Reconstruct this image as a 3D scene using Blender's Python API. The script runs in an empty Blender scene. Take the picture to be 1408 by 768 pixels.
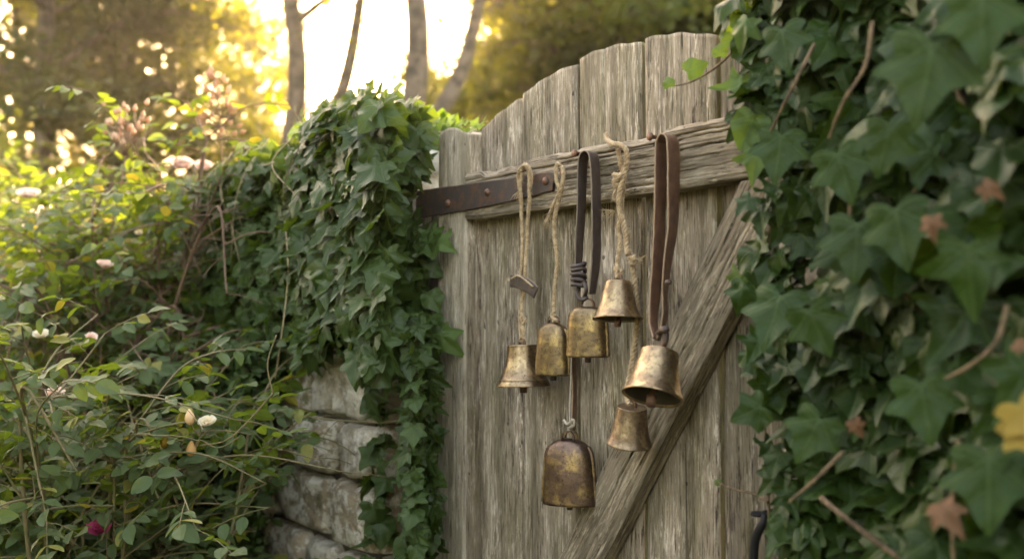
import bpy, math, random
import numpy as np
from mathutils import Vector, Matrix
SC = bpy.context.scene
COL = SC.collection
R = math.radians
rng = np.random.default_rng(7)
random.seed(7)

# ------------------------------------------------------------------ camera
LENS, FPX = 35.0, 1408 * 35.0 / 36.0
CAM = np.array([1.933, -1.140, 1.5])
YAW = math.atan2(954, FPX)
PITCH = math.atan2(56, FPX)
vh = np.array([-math.cos(YAW), math.sin(YAW), 0.0])
RIGHT = np.array([math.sin(YAW), math.cos(YAW), 0.0])
FWD = vh * math.cos(PITCH) + np.array([0, 0, math.sin(PITCH)])
UP = np.cross(RIGHT, FWD)
cam = bpy.data.cameras.new('camera')
cam.lens = LENS; cam.sensor_width = 36; cam.clip_start = 0.05; cam.clip_end = 500
cam.dof.use_dof = True; cam.dof.focus_distance = 1.76; cam.dof.aperture_fstop = 2.7
camo = bpy.data.objects.new('camera', cam); COL.objects.link(camo)
m = Matrix(((RIGHT[0], UP[0], -FWD[0], CAM[0]), (RIGHT[1], UP[1], -FWD[1], CAM[1]), (RIGHT[2], UP[2], -FWD[2], CAM[2]), (0, 0, 0, 1)))
camo.matrix_world = m
SC.camera = camo

# ------------------------------------------------------------------ light
sd = FWD + (600 - 704) / FPX * RIGHT - (62 - 384) / FPX * UP
sd /= np.linalg.norm(sd)
SUN_EL = math.asin(sd[2])
SUN_ROT = math.atan2(sd[0], sd[1])
w = bpy.data.worlds.new('World'); SC.world = w; w.use_nodes = True
nt = w.node_tree; nt.nodes.clear()
sky = nt.nodes.new('ShaderNodeTexSky'); sky.sky_type = 'NISHITA'; sky.sun_disc = False
sky.sun_elevation = SUN_EL; sky.sun_rotation = SUN_ROT
sky.air_density = 1.0; sky.dust_density = 5.0; sky.ozone_density = 0.3
bg = nt.nodes.new('ShaderNodeBackground'); bg.inputs[1].default_value = 0.15
wo = nt.nodes.new('ShaderNodeOutputWorld')
nt.links.new(sky.outputs[0], bg.inputs[0]); nt.links.new(bg.outputs[0], wo.inputs[0])
sl = bpy.data.lights.new('sun', 'SUN'); sl.energy = 2.6; sl.angle = R(0.5); sl.color = (1.0, 0.83, 0.64)
so = bpy.data.objects.new('sun', sl); COL.objects.link(so)
so.location = (0, 5, 12)
so.rotation_euler = Vector(tuple(sd)).to_track_quat('Z', 'Y').to_euler()
vs = SC.view_settings
vs.view_transform = 'Standard'; vs.look = 'None'; vs.gamma = 1.0; vs.exposure = 4.25
vs.use_white_balance = True; vs.white_balance_temperature = 9100; vs.white_balance_tint = 18
cy = SC.cycles
cy.use_denoising = True
cy.max_bounces = 8; cy.diffuse_bounces = 4; cy.glossy_bounces = 3; cy.transmission_bounces = 6; cy.volume_bounces = 1
cy.sample_clamp_direct = 1.2; cy.sample_clamp_indirect = 0.5
cy.caustics_reflective = False; cy.caustics_refractive = False

# ------------------------------------------------------------------ helpers
def unit(a):
    a = np.asarray(a, float)
    return a / np.maximum(np.linalg.norm(a, axis=-1, keepdims=True), 1e-9)
def ray(px, py):
    return FWD + (px - 704) / FPX * RIGHT - (py - 384) / FPX * UP
def G(px, py, off=0.0):                       # a point on the gate's plane, off metres in front of it
    d = ray(px, py); t = (-off - CAM[1]) / d[1]
    return CAM + t * d
def Wp(px, py, Z):                            # a point Z metres ahead of the camera
    return CAM + Z * ray(px, py)
def hsh(ix, iy, iz, s):
    h = (ix.astype(np.int64) * 374761393 + iy.astype(np.int64) * 668265263 + iz.astype(np.int64) * 2147483647 + s * 1274126177) & 0xffffffff
    h = ((h ^ (h >> 13)) * 1274126177) & 0xffffffff
    h = ((h ^ (h >> 16)) * 2246822519) & 0xffffffff
    return ((h ^ (h >> 15)) & 0xffffff) / float(0xffffff)
def vn(p, s=0):                               # value noise 0..1, p (n,3)
    p = np.asarray(p, float); i = np.floor(p).astype(np.int64); f = p - i; f = f * f * (3 - 2 * f)
    r = 0
    for a in (0, 1):
        for b in (0, 1):
            for c in (0, 1):
                wgt = (f[:, 0] if a else 1 - f[:, 0]) * (f[:, 1] if b else 1 - f[:, 1]) * (f[:, 2] if c else 1 - f[:, 2])
                r = r + wgt * hsh(i[:, 0] + a, i[:, 1] + b, i[:, 2] + c, s)
    return r
def fbm(p, s=0, o=3):
    r = 0; a = 0.5; t = 0
    for k in range(o):
        r = r + a * vn(np.asarray(p) * 2 ** k, s + k); t += a; a *= 0.5
    return r / t
def sstep(a, b, x):
    t = np.clip((x - a) / (b - a), 0, 1); return t * t * (3 - 2 * t)
class MB:
    def __init__(s): s.v = []; s.n = 0; s.f = []; s.uv = []; s.t = []; s.fm = []
    def add(s, V, F, uv=None, t=0.5, mi=0):
        V = np.asarray(V, float).reshape(-1, 3); k = len(V)
        s.v.append(V)
        s.uv.append(np.zeros((k, 2)) if uv is None else np.asarray(uv, float))
        s.t.append(np.full(k, t) if np.isscalar(t) else np.asarray(t, float))
        for f in (F if isinstance(F, list) else [F]):
            f = np.asarray(f, dtype=np.int64)
            if len(f): s.f.append(f + s.n); s.fm.append(np.full(len(f), mi))
        s.n += k
    def build(s, name, mats, parent=None, smooth=True, local=False):
        V = np.concatenate(s.v)
        if parent is not None and not local: V = V - np.array(parent.location)
        me = bpy.data.meshes.new(name)
        loops = np.concatenate([f.ravel() for f in s.f])
        tot = np.concatenate([np.full(len(f), f.shape[1]) for f in s.f])
        st = np.concatenate([[0], np.cumsum(tot)[:-1]])
        me.vertices.add(len(V)); me.vertices.foreach_set('co', V.ravel())
        me.loops.add(len(loops)); me.loops.foreach_set('vertex_index', loops.astype(np.int32))
        me.polygons.add(len(tot)); me.polygons.foreach_set('loop_start', st.astype(np.int32))
        me.polygons.foreach_set('use_smooth', np.full(len(tot), smooth))
        if not isinstance(mats, (list, tuple)): mats = [mats]
        for mt in mats: me.materials.append(mt)
        if len(mats) > 1: me.polygons.foreach_set('material_index', np.concatenate(s.fm).astype(np.int32))
        uvl = me.uv_layers.new(name='UVMap')
        uvl.data.foreach_set('uv', np.concatenate(s.uv)[loops].astype(np.float32).ravel())
        at = me.attributes.new('tint', 'FLOAT', 'POINT'); at.data.foreach_set('value', np.concatenate(s.t).astype(np.float32))
        me.update(calc_edges=True); me.validate()
        o = bpy.data.objects.new(name, me); COL.objects.link(o)
        if parent is not None: o.parent = parent
        return o
def tag(o, label=None, cat=None, group=None, kind=None):
    if label: o['label'] = label
    if cat: o['category'] = cat
    if group: o['group'] = group
    if kind: o['kind'] = kind
    return o
def thing(name, loc, label, cat, group=None):
    o = bpy.data.objects.new(name, None); COL.objects.link(o); o.location = tuple(loc); o.empty_display_size = 0.1
    return tag(o, label, cat, group)
def cr(P, n):                                 # Catmull-Rom, n samples per span
    P = np.asarray(P, float)
    if len(P) < 3:
        return P[0] + (P[-1] - P[0]) * np.linspace(0, 1, n + 1)[:, None]
    Q = np.vstack([2 * P[0] - P[1], P, 2 * P[-1] - P[-2]]); out = []
    t = np.linspace(0, 1, n, endpoint=False)[:, None]
    for i in range(1, len(Q) - 2):
        a, b, c, d = Q[i - 1], Q[i], Q[i + 1], Q[i + 2]
        out.append(0.5 * ((2 * b) + (c - a) * t + (2 * a - 5 * b + 4 * c - d) * t ** 2 + (3 * b - a - 3 * c + d) * t ** 3))
    return np.vstack(out + [P[-1:]])
def frames(P):
    T = unit(np.gradient(P, axis=0)); n = len(P)
    N = np.zeros_like(P); a = np.array([0, 0, 1.0]) if abs(T[0, 2]) < 0.9 else np.array([1.0, 0, 0])
    N[0] = unit(np.cross(T[0], a))
    for i in range(1, n):
        v = N[i - 1] - T[i] * np.dot(N[i - 1], T[i]); N[i] = unit(v)
    return T, N, np.cross(T, N)
def tube(P, rad, k=8, caps=True):
    P = np.asarray(P, float); n = len(P); T, N, B = frames(P)
    rad = np.broadcast_to(np.asarray(rad, float), (n,))
    a = np.linspace(0, 2 * np.pi, k, endpoint=False)
    V = (P[:, None] + rad[:, None, None] * (np.cos(a)[None, :, None] * N[:, None] + np.sin(a)[None, :, None] * B[:, None])).reshape(-1, 3)
    i = np.arange(n - 1)[:, None] * k; j = np.arange(k)[None]; j2 = (j + 1) % k
    F = np.stack([i + j, i + j2, i + k + j2, i + k + j], -1).reshape(-1, 4)
    L = np.concatenate([[0], np.cumsum(np.linalg.norm(np.diff(P, axis=0), axis=1))])
    uv = np.stack([np.tile(a / 6.283, n), np.repeat(L, k)], -1)
    Fs = [F]
    if caps: Fs += [np.arange(k)[None, ::-1], (np.arange(k) + (n - 1) * k)[None]]
    return V, Fs, uv
def ringloft(rings, closed=True, cap0=False, cap1=False):   # rings (n,k,3)
    n, k = rings.shape[:2]; V = rings.reshape(-1, 3)
    i = np.arange(n - 1)[:, None] * k; j = np.arange(k if closed else k - 1)[None]; j2 = (j + 1) % k
    F = [np.stack([i + j, i + j2, i + k + j2, i + k + j], -1).reshape(-1, 4)]
    if cap0: F.append(np.arange(k)[None, ::-1])
    if cap1: F.append((np.arange(k) + (n - 1) * k)[None])
    return V, F
def lathe(prof, k=64):
    a = np.linspace(0, 2 * np.pi, k, endpoint=False); p = np.asarray(prof, float)
    rings = np.stack([p[:, 0, None] * np.cos(a), p[:, 0, None] * np.sin(a), np.repeat(p[:, 1, None], k, 1)], -1)
    return ringloft(rings)
def batch(mb, tmpl, pos, X, Y, Z, sc, tint):
    """place a leaf template (V, F list, uv) at every pos"""
    V, F, uv = tmpl; k = len(V); n = len(pos)
    if n == 0: return
    sc = np.broadcast_to(np.asarray(sc, float), (n,))
    P = pos[:, None] + sc[:, None, None] * (V[None, :, 0, None] * X[:, None] + V[None, :, 1, None] * Y[:, None] + V[None, :, 2, None] * Z[:, None])
    off = (np.arange(n) * k)[:, None, None]
    Fs = [(f[None] + off).reshape(-1, f.shape[1]) for f in F]
    mb.add(P.reshape(-1, 3), Fs, np.tile(uv, (n, 1)), np.repeat(np.broadcast_to(tint, (n,)), k))
def orient(nrm, tip):
    Z = unit(nrm); Y = unit(tip - (tip * Z).sum(1, keepdims=True) * Z); return np.cross(Y, Z), Y, Z

# ------------------------------------------------------------------ materials
class NT:
    def __init__(s, name):
        s.m = bpy.data.materials.new(name); s.m.use_nodes = True; s.t = s.m.node_tree; s.t.nodes.clear()
        s.out = s.t.nodes.new('ShaderNodeOutputMaterial')
    def n(s, typ, ins=None, **kw):
        nd = s.t.nodes.new(typ)
        for k, v in kw.items(): setattr(nd, k, v)
        for k, v in (ins or {}).items(): s.set(nd.inputs[k], v)
        return nd
    def set(s, sock, v):
        if isinstance(v, bpy.types.NodeSocket): s.t.links.new(v, sock)
        elif isinstance(v, (tuple, list)) and len(v) == 3 and sock.type == 'RGBA': sock.default_value = (*v, 1)
        else: sock.default_value = v
    def noise(s, vec, scale, detail=4, rough=0.55, dist=0.0):
        return s.n('ShaderNodeTexNoise', {'Vector': vec, 'Scale': scale, 'Detail': detail, 'Roughness': rough, 'Distortion': dist}).outputs['Fac']
    def ramp(s, fac, stops):
        r = s.n('ShaderNodeValToRGB', {'Fac': fac}); e = r.color_ramp.elements
        while len(e) < len(stops): e.new(0.5)
        for el, (p, c) in zip(e, stops):
            el.position = p; el.color = (*c, 1) if isinstance(c, tuple) else (c, c, c, 1)
        return r.outputs[0]
    def mix(s, fac, a, b, mode='MIX'):
        nd = s.n('ShaderNodeMix', data_type='RGBA', blend_type=mode)
        s.set(nd.inputs[0], fac); s.set(nd.inputs[6], a); s.set(nd.inputs[7], b); return nd.outputs[2]
    def math(s, op, a, b=0.0, c=0.0, clamp=False):
        nd = s.n('ShaderNodeMath', operation=op, use_clamp=clamp); s.set(nd.inputs[0], a); s.set(nd.inputs[1], b); s.set(nd.inputs[2], c); return nd.outputs[0]
    def maprange(s, x, a, b, c=0.0, d=1.0):
        return s.n('ShaderNodeMapRange', {0: x, 1: a, 2: b, 3: c, 4: d}, interpolation_type='SMOOTHSTEP').outputs[0]
    def mapping(s, vec, scale=(1, 1, 1), loc=(0, 0, 0)):
        return s.n('ShaderNodeMapping', {'Vector': vec, 'Scale': scale, 'Location': loc}).outputs[0]
    def attr(s, name): return s.n('ShaderNodeAttribute', attribute_name=name).outputs['Fac']
    def obj(s): return s.n('ShaderNodeTexCoord').outputs['Object']
    def uv(s): return s.n('ShaderNodeTexCoord').outputs['UV']
    def bump(s, h, strength, dist, nrm=None):
        i = {'Height': h, 'Strength': strength, 'Distance': dist}
        if nrm is not None: i['Normal'] = nrm
        return s.n('ShaderNodeBump', i).outputs[0]
    def pbsdf(s, **kw):
        return s.n('ShaderNodeBsdfPrincipled', {k.replace('_', ' '): v for k, v in kw.items()}).outputs[0]
    def done(s, sh): s.t.links.new(sh, s.out.inputs[0]); return s.m

def wood_mat(name, light, mid, dark, green=0.0, coarse=1.0, edge=False):
    """grain runs along V of the UV map (metres)"""
    N = NT(name); uv = N.uv(); tint = N.attr('tint')
    a = N.noise(N.mapping(uv, (400, 20, 1)), 1.0, 4, 0.62, 0.25)
    b = N.noise(N.mapping(uv, (150, 9, 1), (3, 1, 0)), 1.0, 5, 0.66, 0.5)
    c = N.noise(N.mapping(uv, (11, 3.2, 1), (7, 2, 0)), 1.0, 4, 0.6)
    f = N.noise(N.mapping(uv, (900, 90, 1)), 1.0, 3, 0.7)
    e_ = N.noise(N.mapping(uv, (48, 13, 1), (13, 3, 0)), 1.0, 6, 0.72, 0.3)
    mixf = N.math('ADD', N.math('ADD', N.math('MULTIPLY', a, 0.30), N.math('MULTIPLY', e_, 0.26)), N.math('ADD', N.math('MULTIPLY', b, 0.26), N.math('MULTIPLY', c, 0.18)))
    col = N.ramp(mixf, [(0.435, dark), (0.475, mid), (0.52, mid), (0.57, light)])
    fl = N.noise(N.mapping(uv, (210, 26, 1), (17, 4, 0)), 1.0, 5, 0.72, 0.4)
    pm = N.maprange(N.noise(N.mapping(uv, (15, 4.5, 1), (21, 6, 0)), 1.0, 4, 0.6), 0.44, 0.60)
    col = N.mix(N.math('MULTIPLY', N.math('MULTIPLY', N.maprange(fl, 0.50, 0.62), pm), 0.85), col, tuple(min(1, x * 1.45) for x in light))
    pd = N.maprange(N.noise(N.mapping(uv, (13, 3.5, 1), (1, 9, 0)), 1.0, 4, 0.6), 0.47, 0.62)
    fd = N.maprange(N.noise(N.mapping(uv, (170, 15, 1), (9, 14, 0)), 1.0, 5, 0.72), 0.45, 0.60)
    col = N.mix(N.math('MULTIPLY', N.math('MULTIPLY', fd, pd), 0.75), col, dark)
    col = N.mix(N.math('MULTIPLY', N.maprange(f, 0.40, 0.62), 0.22), col, tuple(x * 0.45 for x in mid))
    if green > 0:
        g = N.maprange(N.noise(N.mapping(uv, (12, 2.5, 1), (5, 5, 0)), 1.0, 5, 0.65), 0.40, 0.68)
        col = N.mix(N.math('MULTIPLY', g, green), col, (0.125, 0.115, 0.040))
    st = N.math('MULTIPLY', N.maprange(N.noise(N.mapping(uv, (26, 1.3, 1), (31, 2, 0)), 1.0, 5, 0.65), 0.48, 0.62), 0.55)
    col = N.mix(st, col, (0.080, 0.062, 0.040))
    crack = N.maprange(N.noise(N.mapping(uv, (230, 2.6, 1), (2, 8, 0)), 1.0, 4, 0.6, 0.4), 0.365, 0.31)
    crack = N.math('MAXIMUM', crack, N.maprange(tint, 0.15, 0.0))
    spots = N.maprange(N.noise(N.mapping(uv, (70, 35, 1), (4, 3, 0)), 1.0, 1), 0.262, 0.225)
    col = N.mix(N.math('MULTIPLY', crack, 0.75), col, (0.022, 0.017, 0.012))
    col = N.mix(N.math('MULTIPLY', spots, 0.8), col, (0.018, 0.014, 0.010))
    tn = N.math('ADD', N.math('MULTIPLY', N.n('ShaderNodeObjectInfo').outputs['Random'], 0.45), 0.75)
    col = N.mix(1.0, col, N.n('ShaderNodeCombineColor', {0: tn, 1: tn, 2: tn}).outputs[0], 'MULTIPLY')
    h = N.math('SUBTRACT', N.math('ADD', N.math('MULTIPLY', a, 0.9), N.math('ADD', N.math('MULTIPLY', b, 0.5), N.math('MULTIPLY', f, 0.25))), N.math('MULTIPLY', crack, 1.0))
    return N.done(N.pbsdf(Base_Color=col, Roughness=0.82, Normal=N.bump(h, 0.8, 0.0022 * coarse), Specular_IOR_Level=0.3))
M = {}
M['plank'] = wood_mat('weathered_plank_wood', (0.56, 0.475, 0.385), (0.285, 0.226, 0.166), (0.045, 0.032, 0.022), 0.45)
M['stile'] = wood_mat('pale_stile_wood', (0.52, 0.45, 0.36), (0.34, 0.285, 0.215), (0.11, 0.082, 0.055), 0.3)
M['rail'] = wood_mat('rail_wood', (0.54, 0.45, 0.34), (0.33, 0.26, 0.185), (0.07, 0.05, 0.033), 0.10, 1.5)
M['brace'] = wood_mat('brace_wood', (0.47, 0.385, 0.28), (0.28, 0.22, 0.155), (0.075, 0.054, 0.034), 0.25, 1.3)
M['moss_edge'] = wood_mat('mossy_edge_wood', (0.22, 0.20, 0.10), (0.13, 0.12, 0.055), (0.05, 0.045, 0.02), 0.8)

def metal_patina(name, gold, brown, dark, amt, scale=30, rough=0.38, spot=0.5):
    N = NT(name); p = N.obj()
    a = N.noise(p, scale, 5, 0.6, 0.4); b = N.noise(p, scale * 3.2, 5, 0.65); c = N.noise(N.mapping(p, (1, 1, 1), (3, 3, 3)), scale * 0.45, 3)
    col = N.mix(N.maprange(a, 0.5 - amt * 0.3, 0.72 - amt * 0.3), gold, brown)
    col = N.mix(N.math('MULTIPLY', N.maprange(b, 0.55, 0.70), spot), col, dark)
    sp = N.maprange(N.noise(p, scale * 8, 2), 0.66, 0.72)
    col = N.mix(N.math('MULTIPLY', sp, 0.7), col, (0.03, 0.022, 0.015))
    col = N.mix(N.math('MULTIPLY', N.maprange(c, 0.5, 0.75), 0.5), col, tuple(x * 0.6 for x in brown))
    fine = N.noise(p, scale * 5.5, 6, 0.75)
    col = N.mix(N.math('MULTIPLY', N.maprange(fine, 0.48, 0.62), 0.55), col, dark)
    ro = N.math('ADD', rough, N.math('MULTIPLY', N.math('ADD', a, b), 0.12))
    met = N.maprange(b, 0.75, 0.5, 0.55, 1.0)
    h = N.math('ADD', N.math('ADD', N.math('MULTIPLY', c, 1.0), N.math('MULTIPLY', b, 0.22)), N.math('MULTIPLY', fine, -0.12))
    return N.done(N.pbsdf(Base_Color=col, Metallic=met, Roughness=ro, Normal=N.bump(h, 0.5, 0.0025)))
M['bronze'] = metal_patina('aged_bronze', (0.46, 0.335, 0.18), (0.25, 0.175, 0.105), (0.08, 0.055, 0.035), 0.55, 26, 0.27, 0.5)
M['bronze_dark'] = metal_patina('brown_bronze', (0.50, 0.38, 0.24), (0.24, 0.17, 0.115), (0.08, 0.055, 0.04), 0.6, 30, 0.32, 0.5)
M['bell_inside'] = None
M['brass'] = metal_patina('old_brass', (0.40, 0.285, 0.125), (0.20, 0.14, 0.08), (0.06, 0.045, 0.028), 0.6, 30, 0.30, 0.85)
M['brass_brown'] = metal_patina('browned_brass', (0.38, 0.265, 0.12), (0.15, 0.10, 0.075), (0.06, 0.04, 0.035), 0.6, 24, 0.30, 0.6)

_RUST = 1
def rust_mat(name, base, rust, amt=0.5, metal=0.5):
    N = NT(name); p = N.obj()
    a = N.noise(p, 45, 5, 0.65); b = N.noise(p, 220, 4)
    col = N.mix(N.maprange(a, 0.62 - amt * 0.3, 0.75 - amt * 0.3), base, rust)
    col = N.mix(N.math('MULTIPLY', b, 0.5), col, tuple(x * 0.5 for x in base))
    return N.done(N.pbsdf(Base_Color=col, Metallic=metal, Roughness=0.6, Normal=N.bump(N.math('ADD', a, N.math('MULTIPLY', b, 0.5)), 0.6, 0.0015)))
M['iron'] = rust_mat('rusted_strap_iron', (0.075, 0.058, 0.052), (0.15, 0.075, 0.045), 0.45, 0.35)
M['bell_inside'] = rust_mat('shaded_inside', (0.06, 0.045, 0.03), (0.04, 0.028, 0.02), 0.4, 0.3)  # shade inside the bell mouths, put into a dark base colour
M['nail'] = rust_mat('rusty_nail', (0.10, 0.055, 0.035), (0.22, 0.09, 0.045), 0.7, 0.2)
M['black_iron'] = rust_mat('black_iron', (0.018, 0.018, 0.020), (0.04, 0.03, 0.025), 0.2, 0.6)

def leather_mat(name, a, b, edge):
    N = NT(name); p = N.obj(); uv = N.uv()
    n1 = N.noise(p, 60, 4); n2 = N.noise(p, 600, 3); n3 = N.noise(N.mapping(uv, (60, 5, 1)), 1.0, 4)
    col = N.mix(N.maprange(n1, 0.35, 0.7), a, b)
    col = N.mix(N.math('MULTIPLY', N.maprange(n3, 0.55, 0.7), 0.5), col, edge)
    col = N.mix(N.maprange(N.attr('tint'), 0.6, 0.9), col, edge)
    return N.done(N.pbsdf(Base_Color=col, Roughness=N.math('ADD', 0.45, N.math('MULTIPLY', n1, 0.25)), Normal=N.bump(N.math('ADD', n2, n3), 0.5, 0.0008)))
M['leather_dark'] = leather_mat('dark_leather', (0.042, 0.028, 0.024), (0.075, 0.050, 0.040), (0.16, 0.12, 0.085))
M['leather_brown'] = leather_mat('brown_leather', (0.105, 0.048, 0.030), (0.17, 0.085, 0.052), (0.27, 0.175, 0.105))

def simple_mat(name, c1, c2, scale=80, rough=0.9, bump=0.001, sheen=0.0):
    N = NT(name); p = N.obj(); n1 = N.noise(p, scale, 4)
    return N.done(N.pbsdf(Base_Color=N.mix(N.maprange(n1, 0.35, 0.65), c1, c2), Roughness=rough, Normal=N.bump(N.noise(p, scale * 6, 3), 0.6, bump), Sheen_Weight=sheen))
M['jute'] = simple_mat('jute_fibre', (0.29, 0.19, 0.095), (0.48, 0.345, 0.20), 120, 0.95, 0.0006, 0.3)
M['jute_dark'] = simple_mat('old_jute', (0.24, 0.17, 0.09), (0.42, 0.31, 0.18), 120, 0.95, 0.0006, 0.3)
M['string'] = simple_mat('pale_string', (0.40, 0.35, 0.28), (0.5, 0.45, 0.36), 120)
M['bark'] = simple_mat('tree_bark', (0.05, 0.038, 0.026), (0.13, 0.10, 0.07), 9, 0.95, 0.03)
M['vine'] = simple_mat('ivy_stem', (0.075, 0.048, 0.026), (0.17, 0.115, 0.065), 90)
M['vine_pale'] = simple_mat('dry_ivy_stem', (0.32, 0.25, 0.14), (0.45, 0.36, 0.22), 90)
M['cane'] = simple_mat('rose_cane', (0.10, 0.10, 0.035), (0.17, 0.12, 0.055), 40, 0.6)
M['cane_brown'] = simple_mat('old_rose_cane', (0.11, 0.055, 0.035), (0.17, 0.10, 0.06), 40, 0.7)

def leaf_mat(name, c1, c2, back, trans, rough=0.42, veins=None, vcol=(0.2, 0.26, 0.12), tw=0.3, spec=0.28, blot=0.0):
    N = NT(name); uv = N.uv(); t = N.attr('tint'); p = N.obj()
    col = N.mix(t, c1, c2)
    col = N.mix(N.math('MULTIPLY', N.maprange(N.noise(p, 55, 3), 0.4, 0.7), 0.35), col, tuple(x * 0.6 for x in c1))
    if blot > 0:
        col = N.mix(N.math('MULTIPLY', N.maprange(N.noise(p, 160, 3), 0.60, 0.70), blot), col, (0.22, 0.15, 0.06))
    nrm = None
    if veins:
        sx = N.n('ShaderNodeSeparateXYZ', {0: uv}); ax = N.math('ABSOLUTE', sx.outputs[0]); y = sx.outputs[1]
        d = None
        for (dx, dy) in veins:
            L = math.hypot(dx, dy); dx /= L; dy /= L
            q = N.math('ABSOLUTE', N.math('SUBTRACT', N.math('MULTIPLY', ax, dy), N.math('MULTIPLY', N.math('SUBTRACT', y, 0.06), dx)))
            d = q if d is None else N.math('MINIMUM', d, q)
        v = N.maprange(d, 0.022, 0.004)
        side = N.n('ShaderNodeTexWave', {'Vector': N.n('ShaderNodeCombineXYZ', {0: N.math('SUBTRACT', y, N.math('MULTIPLY', ax, 0.8)), 1: 0.0, 2: 0.0}).outputs[0], 'Scale': 3.0, 'Distortion': 1.0}).outputs['Fac']
        v2 = N.math('MULTIPLY', N.maprange(side, 0.93, 1.0), 0.35)
        vv = N.math('MAXIMUM', v, v2)
        col = N.mix(N.math('MULTIPLY', vv, 0.65), col, vcol)
        nrm = N.bump(N.math('ADD', N.math('MULTIPLY', vv, -0.6), N.noise(p, 90, 2)), 0.5, 0.002)
    geo = N.n('ShaderNodeNewGeometry').outputs['Backfacing']
    col = N.mix(N.math('MULTIPLY', geo, 0.7), col, back)
    kw = dict(Base_Color=col, Roughness=N.math('ADD', rough, N.math('MULTIPLY', N.noise(p, 30, 2), 0.2)), Specular_IOR_Level=spec)
    if nrm is not None: kw['Normal'] = nrm
    pb = N.pbsdf(**kw)
    tr = N.n('ShaderNodeBsdfTranslucent', {'Color': N.mix(t, trans, tuple(x * 1.25 for x in trans))}).outputs[0]
    return N.done(N.n('ShaderNodeMixShader', {0: tw, 1: pb, 2: tr}).outputs[0])
IV = [(0, 1), (0.52, 0.40), (0.42, -0.10)]
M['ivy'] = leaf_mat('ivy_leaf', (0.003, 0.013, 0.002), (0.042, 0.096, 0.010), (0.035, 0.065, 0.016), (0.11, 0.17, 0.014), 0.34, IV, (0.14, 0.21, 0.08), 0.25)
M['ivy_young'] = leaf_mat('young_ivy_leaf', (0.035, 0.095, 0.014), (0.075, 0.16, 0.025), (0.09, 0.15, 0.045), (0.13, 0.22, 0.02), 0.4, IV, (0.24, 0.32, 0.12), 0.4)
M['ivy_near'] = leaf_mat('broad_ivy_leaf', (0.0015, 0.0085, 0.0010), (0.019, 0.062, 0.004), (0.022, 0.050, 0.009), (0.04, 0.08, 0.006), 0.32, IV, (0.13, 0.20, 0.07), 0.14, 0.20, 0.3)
M['ivy_yellow'] = leaf_mat('yellow_ivy_leaf', (0.28, 0.15, 0.010), (0.34, 0.21, 0.015), (0.3, 0.2, 0.03), (0.3, 0.2, 0.02), 0.5, IV, (0.16, 0.22, 0.03), 0.3, 0.4, 0.8)
M['ivy_brown'] = leaf_mat('dead_ivy_leaf', (0.13, 0.048, 0.020), (0.20, 0.09, 0.04), (0.15, 0.08, 0.04), (0.15, 0.06, 0.02), 0.7, IV, (0.08, 0.035, 0.02), 0.2, 0.4, 0.7)
M['rose_leaf'] = leaf_mat('rose_leaf', (0.008, 0.028, 0.005), (0.042, 0.085, 0.018), (0.08, 0.12, 0.05), (0.19, 0.27, 0.024), 0.42, [(0, 1)], (0.12, 0.18, 0.08), 0.35, 0.25, 0.2)
M['rose_yellow'] = leaf_mat('yellowing_rose_leaf', (0.20, 0.24, 0.03), (0.36, 0.30, 0.05), (0.2, 0.2, 0.05), (0.3, 0.25, 0.03), 0.5, [(0, 1)], (0.2, 0.2, 0.06), 0.4, 0.5, 0.4)
M['tree_leaf'] = leaf_mat('tree_leaf', (0.035, 0.055, 0.014), (0.07, 0.09, 0.018), (0.06, 0.08, 0.02), (0.10, 0.11, 0.014), 0.5, None, (0, 0, 0), 0.5)
M['tree_leaf_gold'] = leaf_mat('golden_tree_leaf', (0.06, 0.07, 0.013), (0.11, 0.11, 0.02), (0.10, 0.10, 0.025), (0.19, 0.175, 0.022), 0.5, None, (0, 0, 0), 0.55)
M['tree_leaf_dark'] = leaf_mat('dark_tree_leaf', (0.022, 0.036, 0.012), (0.05, 0.062, 0.018), (0.05, 0.06, 0.02), (0.07, 0.075, 0.010), 0.5, None, (0, 0, 0), 0.4)
def petal_mat(name, c1, c2):
    N = NT(name); t = N.attr('tint')
    col = N.mix(t, c1, c2)
    pb = N.pbsdf(Base_Color=col, Roughness=0.6); tr = N.n('ShaderNodeBsdfTranslucent', {'Color': col}).outputs[0]
    return N.done(N.n('ShaderNodeMixShader', {0: 0.4, 1: pb, 2: tr}).outputs[0])
M['petal_pink'] = petal_mat('blush_petal', (0.72, 0.42, 0.33), (0.85, 0.68, 0.58))
M['petal_peach'] = petal_mat('peach_petal', (0.75, 0.42, 0.16), (0.85, 0.66, 0.42))
M['petal_cream'] = petal_mat('cream_petal', (0.80, 0.66, 0.42), (0.85, 0.78, 0.62))
M['petal_magenta'] = petal_mat('magenta_petal', (0.42, 0.03, 0.12), (0.60, 0.08, 0.22))
M['bud'] = petal_mat('dry_bud', (0.50, 0.30, 0.18), (0.68, 0.48, 0.34))

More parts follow.
